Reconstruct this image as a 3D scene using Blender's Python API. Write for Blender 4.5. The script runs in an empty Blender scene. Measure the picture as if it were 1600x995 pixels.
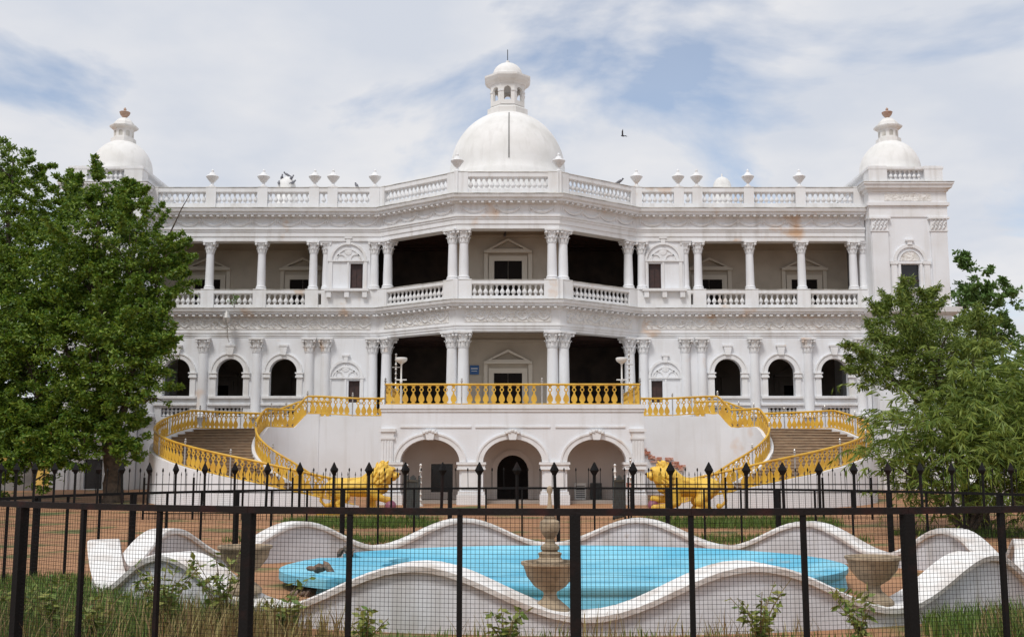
import bpy, bmesh, math, random
from math import sin, cos, pi, radians as R
from mathutils import Vector, Matrix
from mathutils.geometry import tessellate_polygon

sc = bpy.context.scene
col = sc.collection
random.seed(7)

# ------------------------------------------------------------------ camera
cam_d = bpy.data.cameras.new('camera')
cam = bpy.data.objects.new('camera', cam_d)
col.objects.link(cam)
cam.location = (0.39, 0, 2.3)
cam.rotation_euler = (R(90 + 7.705), 0, 0)
cam_d.sensor_width = 36
cam_d.lens = 38.25
cam_d.clip_end = 3000
sc.camera = cam

# ------------------------------------------------------------------ sky and sun
SKYZ = 6.1
SUN_EL, SUN_AZ = 56, -152            # azimuth: degrees from +Y towards +X, where the sun stands
w = bpy.data.worlds.new('World'); sc.world = w; w.use_nodes = True
nt = w.node_tree; nt.nodes.clear()
def wn(t, **k):
    n = nt.nodes.new(t)
    for a, b in k.items(): setattr(n, a, b)
    return n
out = wn('ShaderNodeOutputWorld'); bg = wn('ShaderNodeBackground')
sky = wn('ShaderNodeTexSky', sky_type='NISHITA', sun_disc=False)
sky.sun_elevation = R(SUN_EL); sky.sun_rotation = R(SUN_AZ)
bg.inputs['Strength'].default_value = 0.1
tc = wn('ShaderNodeTexCoord'); sep = wn('ShaderNodeSeparateXYZ')
nt.links.new(tc.outputs['Generated'], sep.inputs[0])
def wm(op, a, b=None):
    n = wn('ShaderNodeMath', operation=op)
    for i, v in enumerate((a, b)):
        if v is None: continue
        if isinstance(v, (int, float)): n.inputs[i].default_value = v
        else: nt.links.new(v, n.inputs[i])
    return n.outputs[0]
zc = wm('ADD', wm('MAXIMUM', sep.outputs[2], 0.0), 0.22)
u = wm('DIVIDE', sep.outputs[0], zc); v = wm('DIVIDE', sep.outputs[1], zc)
cmb = wn('ShaderNodeCombineXYZ'); nt.links.new(u, cmb.inputs[0]); nt.links.new(v, cmb.inputs[1])
cmb.inputs[2].default_value = SKYZ
n1 = wn('ShaderNodeTexNoise'); n1.inputs['Scale'].default_value = 1.9; n1.inputs['Detail'].default_value = 7
n1.inputs['Roughness'].default_value = 0.52; n1.inputs['Distortion'].default_value = 0.25
nt.links.new(cmb.outputs[0], n1.inputs['Vector'])
cov = wn('ShaderNodeValToRGB'); cov.color_ramp.elements[0].position = 0.36; cov.color_ramp.elements[1].position = 0.47; cov.color_ramp.elements[0].color = (.26, .26, .26, 1)
nt.links.new(n1.outputs['Fac'], cov.inputs[0])
n2 = wn('ShaderNodeTexNoise'); n2.inputs['Scale'].default_value = 2.6; n2.inputs['Detail'].default_value = 5
nt.links.new(cmb.outputs[0], n2.inputs['Vector'])
cc = wn('ShaderNodeValToRGB')
cc.color_ramp.elements[0].position = 0.36; cc.color_ramp.elements[0].color = (6.5, 6.9, 7.7, 1)
cc.color_ramp.elements[1].position = 0.62; cc.color_ramp.elements[1].color = (8.2, 8.2, 8.4, 1)
nt.links.new(n2.outputs['Fac'], cc.inputs[0])
sm_ = wn('ShaderNodeMixRGB', blend_type='MULTIPLY'); sm_.inputs[0].default_value = 1; sm_.inputs[2].default_value = (1.5, 1.5, 1.5, 1)
nt.links.new(sky.outputs[0], sm_.inputs[1])
mx = wn('ShaderNodeMixRGB')
nt.links.new(cov.outputs[0], mx.inputs[0]); nt.links.new(sm_.outputs[0], mx.inputs[1]); nt.links.new(cc.outputs[0], mx.inputs[2])
nt.links.new(mx.outputs[0], bg.inputs[0]); nt.links.new(bg.outputs[0], out.inputs[0])

sun_d = bpy.data.lights.new('sun', 'SUN'); sun_d.energy = 2.2; sun_d.angle = R(14); sun_d.color = (1, .97, .93)
sun = bpy.data.objects.new('sun', sun_d); col.objects.link(sun)
sd = Vector((sin(R(SUN_AZ)) * cos(R(SUN_EL)), cos(R(SUN_AZ)) * cos(R(SUN_EL)), sin(R(SUN_EL))))
sun.rotation_euler = sd.to_track_quat('Z', 'Y').to_euler()
sun.location = (-20, -20, 40)
sc.view_settings.view_transform = 'Standard'; sc.view_settings.look = 'None'
sc.view_settings.exposure = 0.0; sc.view_settings.gamma = 1
sc.render.engine = 'CYCLES'

# ------------------------------------------------------------------ materials
MATS = {}
def mat(name, base, rough=.75, var=None, vscale=1.5, vpos=(.4, .65), bump=0., bscale=20, streak=None, patch=None,
        metallic=0., island=None, trans=0., bdist=.02, spec=.5):
    m = bpy.data.materials.new(name); m.use_nodes = True
    t = m.node_tree; N = t.nodes; L = t.links
    b = N['Principled BSDF']; b.inputs['Roughness'].default_value = rough; b.inputs['Metallic'].default_value = metallic; b.inputs['Specular IOR Level'].default_value = spec
    co = N.new('ShaderNodeTexCoord'); geo = N.new('ShaderNodeNewGeometry')
    pos = geo.outputs['Position']
    def rgb(c):
        n = N.new('ShaderNodeRGB'); n.outputs[0].default_value = (*c, 1); return n.outputs[0]
    cur = rgb(base)
    def mix(fac, a, c):
        n = N.new('ShaderNodeMixRGB'); L.new(fac, n.inputs[0]); L.new(a, n.inputs[1]); L.new(c, n.inputs[2]); return n.outputs[0]
    def noise(scale, vec, lo, hi, detail=5, amt=1.0):
        n = N.new('ShaderNodeTexNoise'); n.inputs['Scale'].default_value = scale; n.inputs['Detail'].default_value = detail
        L.new(vec, n.inputs['Vector'])
        r_ = N.new('ShaderNodeMapRange'); r_.inputs[1].default_value = lo; r_.inputs[2].default_value = hi
        r_.inputs[4].default_value = amt
        L.new(n.outputs['Fac'], r_.inputs[0]); return r_.outputs[0]
    if var: cur = mix(noise(vscale, pos, *vpos), cur, rgb(var))
    if island:
        r_ = N.new('ShaderNodeMath'); r_.operation = 'MULTIPLY'; r_.inputs[1].default_value = 1.0
        L.new(geo.outputs['Random Per Island'], r_.inputs[0]); cur = mix(r_.outputs[0], cur, rgb(island))
    if streak:
        mp = N.new('ShaderNodeMapping'); mp.inputs['Scale'].default_value = (2.6, 2.6, .22); L.new(pos, mp.inputs[0])
        cur = mix(noise(1.0, mp.outputs[0], .52, .78, 6, streak[3]), cur, rgb(streak[:3]))
    if patch:
        cur = mix(noise(patch[3], pos, patch[4] - .02, patch[4] + .09, 7), cur, rgb(patch[:3]))
    L.new(cur, b.inputs['Base Color'])
    if bump:
        n = N.new('ShaderNodeTexNoise'); n.inputs['Scale'].default_value = bscale; n.inputs['Detail'].default_value = 6
        L.new(pos, n.inputs['Vector'])
        bp = N.new('ShaderNodeBump'); bp.inputs['Strength'].default_value = bump; bp.inputs['Distance'].default_value = bdist
        L.new(n.outputs['Fac'], bp.inputs['Height']); L.new(bp.outputs[0], b.inputs['Normal'])
    if trans:
        tr = N.new('ShaderNodeBsdfTranslucent'); L.new(cur, tr.inputs[0])
        ms = N.new('ShaderNodeMixShader'); ms.inputs[0].default_value = trans
        L.new(b.outputs[0], ms.inputs[1]); L.new(tr.outputs[0], ms.inputs[2]); L.new(ms.outputs[0], N['Material Output'].inputs[0])
    MATS[name] = m
    return m
mat('plaster', (.745, .76, .785), .8, (.67, .67, .675), .5, (.45, .75), .25, 14, (.50, .47, .43, .38), (.64, .44, .29, .33, .69))
mat('trim', (.75, .755, .765), .8, (.66, .65, .63), .9, (.45, .8), .2, 18, (.44, .41, .37, .45), (.64, .44, .29, .45, .665))
mat('weathered', (.62, .60, .55), .85, (.26, .245, .21), 1.3, (.40, .66), .3, 10, (.22, .21, .19, .8))
mat('dome', (.76, .75, .73), .8, (.66, .65, .62), .8, (.4, .7), .25, 9, (.5, .48, .45, .4))
mat('relief', (.77, .755, .73), .85, (.62, .6, .56), 3, (.45, .7), 1.0, 4.5, None, None, bdist=.12)
mat('dark_doorway', (.010, .007, .006), .8, spec=.2)  # near-black paint, stands for the darkness inside doorways
mat('gallery_trim', (.58, .53, .45), .85)
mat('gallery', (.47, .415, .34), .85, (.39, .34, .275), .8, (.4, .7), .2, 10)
mat('lower_gallery_shaded', (.20, .17, .15), .9, (.14, .12, .1), .8)  # darker copy of the gallery colour, with the interior shade painted in
mat('pink_wall', (.80, .72, .665), .85, (.73, .64, .58), .8, (.4, .7), .2, 10)
mat('room_shade', (.10, .075, .06), .9, (.05, .04, .035), 1)  # wall colour darkened to stand for the shade of deep interiors
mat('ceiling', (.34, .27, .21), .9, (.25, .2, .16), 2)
mat('dark_wood', (.045, .018, .014), .55, (.025, .012, .01), 4, bump=.3, bscale=25)
mat('dark_glass', (.012, .012, .014), .25)
mat('floor', (.35, .31, .27), .8)
mat('gold', (.68, .41, .045), .5, (.52, .28, .03), 1.6, (.4, .68), .15, 30)
mat('gold_lion', (.78, .50, .065), .5, (.50, .27, .03), 4, (.45, .68), .4, 30)
mat('steel', (.55, .54, .52), .4, (.4, .38, .36), 8, metallic=.6)
mat('white_metal', (.75, .74, .71), .45)
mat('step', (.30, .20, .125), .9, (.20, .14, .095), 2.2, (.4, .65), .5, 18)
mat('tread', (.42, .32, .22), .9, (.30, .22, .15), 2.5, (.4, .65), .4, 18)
mat('iron', (.006, .0055, .0055), .75, (.016, .008, .007), 6, (.55, .75), .3, 40, spec=.2)
mat('rail_iron', (.009, .006, .0055), .7, (.03, .009, .008), 5, (.5, .75), .3, 40, spec=.25)
mat('gate_iron', (.05, .06, .06), .55, (.03, .03, .03), 5)
mat('fountain_wall', (.64, .65, .68), .85, (.50, .50, .51), 1.2, (.42, .72), .4, 14, (.34, .31, .27, .7), (.42, .34, .27, 2.2, .70))
mat('coping', (.78, .765, .745), .85, (.58, .52, .47), 1.6, (.46, .70), .4, 14, (.40, .33, .28, .5), (.40, .31, .24, 2.6, .69))
mat('pool_blue', (.22, .58, .73), .6, (.10, .43, .61), .55, (.38, .62), .2, 8, (.12, .36, .48, .55), (.33, .38, .36, 1.4, .70))
mat('stone', (.40, .31, .21), .9, (.24, .19, .13), 6, (.42, .68), .6, 30, (.15, .13, .10, .6))
mat('rubble', (.25, .17, .12), .95, (.14, .1, .08), 9, bump=.6, bscale=20)
mat('terracotta', (.47, .34, .26), .85, (.38, .24, .18), 4)
mat('purple', (.22, .07, .12), .5, (.3, .12, .16), 6)
mat('brick_red', (.44, .17, .11), .95, (.60, .40, .33), 5, (.45, .65), .8, 22)
mat('bark', (.10, .075, .055), .95, (.05, .04, .03), 5, bump=.9, bscale=9)
mat('leaf_neem', (.045, .125, .008), .5, island=(.22, .31, .03), trans=.28)
mat('leaf_deep', (.035, .09, .012), .55, island=(.10, .165, .025), trans=.25)
mat('leaf_willow', (.065, .125, .012), .55, island=(.25, .31, .05), trans=.3)
mat('leaf_far', (.08, .17, .03), .6, island=(.15, .24, .06), trans=.25)
mat('leaf_weed', (.10, .19, .03), .6, island=(.30, .30, .07), trans=.25)
mat('grass', (.06, .14, .015), .7, island=(.16, .21, .04), trans=.2)
mat('dry_grass', (.33, .29, .11), .8, island=(.24, .15, .07), trans=.2)
mat('bird', (.03, .03, .035), .6)
mat('pigeon', (.12, .12, .14), .6, island=(.2, .2, .22))
mat('blue_sign', (.02, .09, .25), .5)
mat('yellow_wall', (.62, .42, .10), .85, (.5, .33, .09), 1)
mat('grey_wall', (.30, .28, .27), .9, (.2, .19, .18), 1)
mat('red_eye', (.05, .01, .01), .4)

# ground material: orange earth with grass-stained patches
gm = mat('earth', (.40, .205, .10), .95, (.30, .15, .075), .35, (.4, .65), .5, 6, None, (.12, .13, .04, .45, .57), bdist=.05)

# ------------------------------------------------------------------ mesh builder
class MB:
    def __init__(s): s.v = []; s.f = []
    def add(s, vs, fs):
        o = len(s.v); s.v += [tuple(p) for p in vs]; s.f += [tuple(i + o for i in f) for f in fs]; return s
    def box(s, x0, x1, y0, y1, z0, z1):
        vs = [(x, y, z) for z in (z0, z1) for y in (y0, y1) for x in (x0, x1)]
        return s.add(vs, [(0, 2, 3, 1), (4, 5, 7, 6), (0, 1, 5, 4), (2, 6, 7, 3), (0, 4, 6, 2), (1, 3, 7, 5)])
    def obox(s, c, dx, dy, dz, ang=0):          # centred on c in plan, resting on c.z
        ca, sa = cos(ang), sin(ang); vs = []
        for z in (0, dz):
            for y in (-dy / 2, dy / 2):
                for x in (-dx / 2, dx / 2): vs.append((c[0] + x * ca - y * sa, c[1] + x * sa + y * ca, c[2] + z))
        return s.add(vs, [(0, 2, 3, 1), (4, 5, 7, 6), (0, 1, 5, 4), (2, 6, 7, 3), (0, 4, 6, 2), (1, 3, 7, 5)])
    def lathe(s, prof, n=12, c=(0, 0, 0), a0=0, close=True):
        vs = []; k = len(prof)
        for (r, z) in prof:
            for i in range(n):
                a = a0 + 2 * pi * i / n
                vs.append((c[0] + r * cos(a), c[1] + r * sin(a), c[2] + z))
        fs = [(j * n + i, j * n + (i + 1) % n, (j + 1) * n + (i + 1) % n, (j + 1) * n + i) for j in range(k - 1) for i in range(n)]
        if close: fs += [tuple(range(n))[::-1], tuple(range((k - 1) * n, k * n))]
        return s.add(vs, fs)
    def tube(s, pts, rad, n=6):
        pts = [Vector(p) for p in pts]; rs = rad if isinstance(rad, (list, tuple)) else [rad] * len(pts)
        vs = []; up = Vector((.13, .21, 1)).normalized()
        for i, p in enumerate(pts):
            d = (pts[min(i + 1, len(pts) - 1)] - pts[max(i - 1, 0)]).normalized()
            if abs(d.dot(up)) > .95: a = d.cross(Vector((1, .1, 0))).normalized()
            else: a = d.cross(up).normalized()
            b = d.cross(a)
            for k in range(n):
                t = 2 * pi * k / n; vs.append(p + (a * cos(t) + b * sin(t)) * rs[i])
        fs = [(j * n + i, j * n + (i + 1) % n, (j + 1) * n + (i + 1) % n, (j + 1) * n + i) for j in range(len(pts) - 1) for i in range(n)]
        fs += [tuple(range(n))[::-1], tuple(range((len(pts) - 1) * n, len(pts) * n))]
        return s.add(vs, fs)
    def prism(s, loops, f0, f1):
        """2D loops (first outer, rest holes); f0/f1 map (u,v) to the front / back point"""
        tri = tessellate_polygon([[Vector((a, b, 0)) for a, b in l] for l in loops])
        flat = [p for l in loops for p in l]; n = len(flat)
        vs = [f0(*p) for p in flat] + [f1(*p) for p in flat]
        fs = [tuple(t) for t in tri] + [tuple(i + n for i in t[::-1]) for t in tri]
        o = 0
        for l in loops:
            k = len(l)
            fs += [(o + i, o + (i + 1) % k, n + o + (i + 1) % k, n + o + i) for i in range(k)]
            o += k
        return s.add(vs, fs)
    def sweep(s, path, prof, closed_ends=True):
        """profile points (outward offset, z) swept along a plan path; outward = to the right-hand side when walking +X (towards -Y)"""
        n = len(path); k = len(prof); vs = []
        P = [Vector((p[0], p[1])) for p in path]
        nor = []
        for i in range(n - 1):
            d = (P[i + 1] - P[i]).normalized(); nor.append(Vector((d.y, -d.x)))
        for i in range(n):
            if i == 0: m = nor[0]; sc_ = 1
            elif i == n - 1: m = nor[-1]; sc_ = 1
            else:
                m = (nor[i - 1] + nor[i]).normalized(); sc_ = 1 / max(.3, m.dot(nor[i]))
            for (o, z) in prof:
                q = P[i] + m * o * sc_; vs.append((q.x, q.y, z))
        fs = [(i * k + j, (i + 1) * k + j, (i + 1) * k + (j + 1) % k, i * k + (j + 1) % k) for i in range(n - 1) for j in range(k)]
        if closed_ends: fs += [tuple(range(k))[::-1], tuple(range((n - 1) * k, n * k))]
        return s.add(vs, fs)
    def mesh(s, name, m=None, smooth=False):
        me = bpy.data.meshes.new(name); me.from_pydata(s.v, [], s.f)
        bm = bmesh.new(); bm.from_mesh(me); bmesh.ops.recalc_face_normals(bm, faces=bm.faces); bm.to_mesh(me); bm.free()
        if m: me.materials.append(MATS[m])
        if smooth:
            for p in me.polygons: p.use_smooth = True
            me.set_sharp_from_angle(angle=R(40))
        return me
    def build(s, name, m, parent=None, loc=None, rz=0, smooth=False):
        return inst(name, s.mesh(name, m, smooth), parent, loc, rz)

def inst(name, me, parent=None, loc=None, rz=0, scale=None):
    o = bpy.data.objects.new(name, me); col.objects.link(o)
    if loc is not None: o.location = loc
    if rz: o.rotation_euler[2] = rz
    if scale: o.scale = scale
    if parent: o.parent = parent
    return o
def thing(name, label, cat, loc=(0, 0, 0), rz=0, group=None):
    o = bpy.data.objects.new(name, None); col.objects.link(o); o.location = loc; o.rotation_euler[2] = rz
    o.empty_display_size = .3
    return tag(o, label, cat, group)
def tag(o, label, cat, group=None):
    o['label'] = label; o['category'] = cat
    if group: o['group'] = group
    return o
def struct(o, kind='structure'): o['kind'] = kind; return o
def copy_tree(o, parent=None):
    c = o.copy(); col.objects.link(c); c.parent = parent
    for ch in list(o.children): copy_tree(ch, c)
    return c

# ------------------------------------------------------------------ ground
def g(y): return 0.0 if y < 38 else min(.9, .0346 * (y - 38))
ys = [-60, 0, 10, 20, 30, 34, 38, 42, 46, 50, 54, 58, 62, 64.01, 66, 80, 120, 300, 1200]
xs = [-900, -200, -60, -30, -15, 0, 15, 30, 60, 200, 900]
m_ = MB()
vs = [(x, y, g(y)) for y in ys for x in xs]; k = len(xs)
m_.add(vs, [(j * k + i, j * k + i + 1, (j + 1) * k + i + 1, (j + 1) * k + i) for j in range(len(ys) - 1) for i in range(k - 1)])
struct(m_.build('ground', 'earth'))

# ------------------------------------------------------------------ palace
palace = thing('palace', 'white two storey palace with central dome, columned bay and corner towers', 'palace', (0, 66, .9))
PL = Vector((0, 66, .9))
def pp(mb, name, m, smooth=False, parent=None):
    """part of the palace from world-coordinate geometry"""
    par = parent or palace
    off = PL
    mb.v = [(a - off.x, b - off.y, c - off.z) for a, b, c in mb.v]
    return mb.build(name, m, par, smooth=smooth)
BX = .15
A = 3.0; B = 7.9; YF = 62.4; YW = 66.0; XT = 22.2
PATH = [(-XT, YW), (BX - B, YW), (BX - A, YF), (BX + A, YF), (BX + B, YW), (XT, YW)]
SEGS = list(zip(PATH[:-1], PATH[1:]))

ENT_U = [(0, 16.05), (0, 16.32), (.05, 16.33), (.05, 16.60), (.10, 16.62), (.10, 16.72), (.16, 16.75), (.16, 16.88), (.04, 16.90),
         (.04, 17.50), (.16, 17.53), (.20, 17.60), (.50, 17.63), (.50, 17.76), (.62, 17.80), (.66, 17.93), (.66, 17.98), (-.75, 17.98), (-.75, 16.05)]
pp(MB().sweep(PATH, ENT_U), 'upper_entablature', 'trim')
ENT_L = [(0, 10.02), (0, 10.16), (.05, 10.17), (.05, 10.30), (.10, 10.32), (.10, 10.42), (.05, 10.44), (.05, 11.30), (.16, 11.34),
         (.18, 11.42), (.50, 11.45), (.50, 11.56), (.60, 11.60), (.64, 11.74), (.64, 11.77), (-.75, 11.77), (-.75, 10.02)]
pp(MB().sweep(PATH, ENT_L), 'lower_entablature', 'trim')
# weather-darkened lips along the top of both cornices
pp(MB().sweep(PATH, [(.30, 17.985), (.69, 17.985), (.69, 18.03), (.30, 18.06)]), 'cornice_lip', 'weathered')
pp(MB().sweep(PATH, [(.30, 11.775), (.67, 11.775), (.67, 11.81), (.30, 11.84)]), 'cornice_lip', 'weathered')

def along(p, q, step, margin=.0):
    P, Q = Vector(p), Vector(q); d = Q - P; L = d.length; d.normalize()
    n = max(1, int(round((L - 2 * margin) / step)))
    for i in range(n + 1): yield P + d * (margin + (L - 2 * margin) * i / n), d
# brackets under both cornices, one mesh per run
for zt, wid in ((17.53, .16), (11.33, .16)):
    for p, q in SEGS:
        mb = MB()
        for c, d in along(p, q, .42, .25):
            nrm = Vector((d.y, -d.x)); cc_ = c + nrm * .31; a = math.atan2(d.y, d.x)
            mb.obox((cc_.x, cc_.y, zt - .02), wid, .32, .105, a)
        struct(pp(mb, 'bracket_course', 'trim'), 'stuff')
# carved lower frieze (raised band) and garland swags on the upper frieze
for p, q in SEGS:
    P, Q = Vector(p), Vector(q); d = (Q - P).normalized()
    a, b = P + d * .5, Q - d * .5
    fz = pp(MB().sweep([tuple(a), tuple(b)], [(.052, 10.52), (.085, 10.54), (.085, 11.2), (.052, 11.22)]), 'carved_frieze', 'relief')
    nrm = Vector((d.y, -d.x)) * .10; L_ = (b - a).length; n_ = int(L_ / .09); vine = MB()
    vine.tube([(a.x + d.x * L_ * i / n_ + nrm.x, a.y + d.y * L_ * i / n_ + nrm.y, 10.87 + .2 * sin(i * .09 * 5.2)) for i in range(n_ + 1)], .05, 4)
    for i in range(int(L_ / .30)):
        t0 = .15 + i * .30; sg_ = 1 if sin(t0 * 5.2) < 0 else -1; c0 = a + d * t0 + nrm
        pts = [(c0.x + d.x * .13 * cos(k2 * .9) , c0.y + d.y * .13 * cos(k2 * .9), 10.87 + sg_ * .13 + .13 * sin(k2 * .9)) for k2 in range(6)]
        vine.tube(pts, [.02, .04, .05, .05, .045, .03], 4)
    pp(vine, 'scroll_ornament', 'trim', parent=fz)
def swag_mesh():
    mb = MB(); W = .72
    pts = [(-W + 2 * W * i / 10, 0, .10 - .30 * (1 - (2 * i / 10 - 1) ** 2)) for i in range(11)]
    mb.tube(pts, [.05 + .06 * (1 - (2 * i / 10 - 1) ** 2) for i in range(11)], 6)
    for s_ in (-1, 1):
        mb.tube([(s_ * W, 0, .16), (s_ * W, -.01, 0), (s_ * W * .98, 0, -.2)], [.07, .05, .02], 5)
    return mb.mesh('garland', 'trim', True)
sw = swag_mesh()
for p, q in SEGS:
    for c, d in along(p, q, 1.62, 1.0):
        nrm = Vector((d.y, -d.x)); cc_ = c + nrm * .05
        inst('garland', sw, palace, Vector((cc_.x, cc_.y, 17.22)) - PL, math.atan2(d.y, d.x))

# roof parapet and upper balcony balustrades: plinth, rail, pedestals, balusters
def baluster_mesh(h, r):
    pr = [(.55, 0), (.55, .08), (.34, .12), (.95, .30), (1.0, .38), (.36, .66), (.30, .74), (.5, .80), (.38, .84), (.62, .90), (.62, 1)]
    return MB().lathe([(a * r, b * h) for a, b in pr], 7).mesh('baluster', 'trim', True)
bal_hi = baluster_mesh(.66, .15); bal_roof = baluster_mesh(.67, .15); bal_lo = baluster_mesh(.34, .125)
def balustrade(name, segs_, z0, zb, zr, zt, piers, me, step, inset=-.1):
    """pier positions per segment as distances fraction list of (X) values on wings or fraction on bay"""
    for (p, q), prs in zip(segs_, piers):
        P, Q = Vector(p), Vector(q); d = (Q - P).normalized(); L = (Q - P).length; nrm = Vector((d.y, -d.x)); a = math.atan2(d.y, d.x)
        mb = MB()
        mb.sweep([p, q], [(inset + .17, z0), (inset + .17, zb), (inset - .17, zb), (inset - .17, z0)])
        mb.sweep([p, q], [(inset + .15, zr), (inset + .21, zr + .06), (inset + .21, zt), (inset - .21, zt), (inset - .21, zr + .06), (inset - .15, zr)])
        root = pp(mb, name, 'trim')
        cap = MB().sweep([p, q], [(inset + .24, zt + .003), (inset + .24, zt + .035), (inset - .24, zt + .035), (inset - .24, zt + .003)])
        pp(cap, 'rail_cap', 'weathered', parent=root)
        for (t, wd) in prs:
            c = P + d * t + nrm * inset
            pb = MB().obox((c.x, c.y, z0 + .01), wd, .46, zt - z0 + .06, a)
            pp(pb, 'pedestal', 'trim', parent=root)
        edges = sorted(prs)
        for (t0, w0), (t1, w1) in zip(edges[:-1], edges[1:]):
            s0, s1 = t0 + w0 / 2, t1 - w1 / 2
            if s1 - s0 < .35: continue
            n = max(1, int((s1 - s0) / step)); st = (s1 - s0) / n
            for i in range(n):
                c = P + d * (s0 + st * (i + .5)) + nrm * inset
                inst('baluster', me, root, Vector((c.x, c.y, zb - .005)) - PL)
def wing_t(x, left): return x + XT if left else x - (BX + B)
Ls = math.hypot(B - A, YW - YF)
wl = [-21.9, -18.3, -15.1, -11.9, -10.75, -8.15]
pl_roof = [[(wing_t(x, True), .62) for x in wl],
           [(.15, .5), (Ls * .5, .01), (Ls - .25, .8)], [(.25, .8), (2 * A - .25, .8)], [(.25, .8), (Ls - .15, .5)],
           [(wing_t(-x, False), .62) for x in wl]]
pl_roof[1] = [(.15, .5), (Ls - .25, .8)]
balustrade('roof_balustrade', SEGS, 18.0, 18.42, 19.08, 19.4, pl_roof, bal_roof, .31)
wu = [-22.0, -18.3, -15.1, -11.9]
pl_up = [[(wing_t(x, True), .8) for x in wu] + [(wing_t(-9.55, True), 3.5)],
         [(.3, .8), (Ls - .35, 1.1)], [(.35, 1.1), (2 * A - .35, 1.1)], [(.35, 1.1), (Ls - .3, .8)],
         [(wing_t(-x, False), .8) for x in wu] + [(wing_t(9.7, False), 3.3)]]
balustrade('balcony_balustrade', SEGS, 11.80, 12.08, 12.72, 12.98, pl_up, bal_hi, .305)

# roof urns
def urn_mesh():
    pr = [(.20, 0), (.20, .10), (.10, .18), (.08, .30), (.16, .36), (.36, .62), (.40, .70), (.36, .76), (.22, .82), (.16, .94), (.07, 1.0), (.09, 1.08), (.02, 1.2)]
    return MB().lathe(pr, 12).mesh('urn', 'trim', True)
um = urn_mesh()
for x in (-18.3, -15.1, -11.9, -10.75, -8.15, 18.3, 15.1, 11.9, 10.75, 8.15):
    inst('urn', um, palace, Vector((x, YW + .1, 19.45)) - PL, random.random())
for x in (BX - 3.0, BX + 3.0): inst('urn', um, palace, Vector((x, YF + .15, 19.45)) - PL)

# columns
def column_mesh(r, h):
    pr = [(r * 1.32, 0), (r * 1.32, .10), (r * 1.18, .14), (r * 1.25, .20), (r * 1.06, .27), (r, .32), (r * .99, h * .35), (r * .88, h - .06), (r * .98, h - .04), (r * .98, h)]
    return MB().lathe(pr, 20).mesh('column', 'plaster', True)
def capital_mesh(r, h):
    mb = MB()
    mb.lathe([(r * .9, 0), (r * .95, h * .3), (r * 1.1, h * .6), (r * 1.45, h * .86)], 16)
    for row, (zb, zt, rr, n) in enumerate(((.02, .42, 1.0, 8), (.30, .74, 1.12, 8))):
        for i in range(n):
            a = 2 * pi * (i + .5 * row) / n
            for (da, r0, z0, r1, z1, w_) in ((0, rr * r * .95, zb * h, rr * r * 1.28, zt * h, .3 * r),):
                ca, sa = cos(a), sin(a); tx, ty = -sa, ca
                q = [(r0, z0, w_), (r0 * 1.06, (z0 + z1) / 2, w_ * 1.1), (r1, z1, w_ * .7), (r1 * 1.06, z1 - .06 * h, w_ * .3)]
                vs = []
                for (rad, z, ww) in q: vs += [(ca * rad + tx * ww, sa * rad + ty * ww, z), (ca * (rad + .03), sa * (rad + .03), z), (ca * rad - tx * ww, sa * rad - ty * ww, z)]
                mb.add(vs, [(i_ * 3 + j, i_ * 3 + j + 1, i_ * 3 + j + 4, i_ * 3 + j + 3) for i_ in range(3) for j in range(2)])
    for sx in (-1, 1):
        for sy in (-1, 1):
            mb.lathe([(.02, -.09), (.09, -.06), (.09, .06), (.02, .09)], 6, (sx * r * 1.15, sy * r * 1.15, h * .76))
    mb.obox((0, 0, h * .86), r * 3.0, r * 3.0, h * .14 - .004)
    return mb.mesh('capital', 'trim', False)
def put_column(x, y, z0, z1, caph, r, key, rz=0, me={}):
    if key not in me: me[key] = (column_mesh(r, z1 - z0 - caph), capital_mesh(r, caph))
    c = inst('column', me[key][0], palace, Vector((x, y, z0)) - PL)
    k_ = inst('capital', me[key][1], c, (0, 0, z1 - z0 - caph - .003), rz)
    return c
IN = .28
for s in (-1, 1):
    for x in (11.9, 15.1, 18.3, 21.5): put_column(s * x, YW + IN, 13.0, 16.045, .70, .26, 'wu')
    put_column(s * 11.12, YW + IN + .12, 13.0, 16.045, .70, .24, 'wh')
    put_column(s * 22.15, YW + IN + .12, 13.0, 16.045, .70, .24, 'wh')
    for x in (11.95, 10.95, 15.15, 18.4, 21.6): put_column(s * x, YW - .02, 5.2, 10.015, .85, .30, 'wl')
ang = math.atan2(YW - YF, B - A)
for (z0, z1, cap, r, key) in ((13.0, 16.045, .78, .29, 'bu'), (5.2, 10.015, .9, .34, 'bl')):
    for s in (-1, 1):
        put_column(BX + s * (A - .42), YF + IN, z0, z1, cap, r, key)
        cx_, cy_ = BX + s * (A + .42 * cos(ang)), YF + .42 * sin(ang)
        put_column(cx_ - s * IN * sin(ang) * .6, cy_ + IN * cos(ang), z0, z1, cap, r, key, s * ang)
        cx_, cy_ = BX + s * (B - .50 * cos(ang)), YW - .50 * sin(ang)
        put_column(cx_ - s * IN * sin(ang) * .6, cy_ + IN * cos(ang), z0, z1, cap, r, key, s * ang)
        put_column(BX + s * (B + .34), YW + (.1 if key == 'bu' else -.02), z0, z1, cap, r * .9, key + 's')

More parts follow.
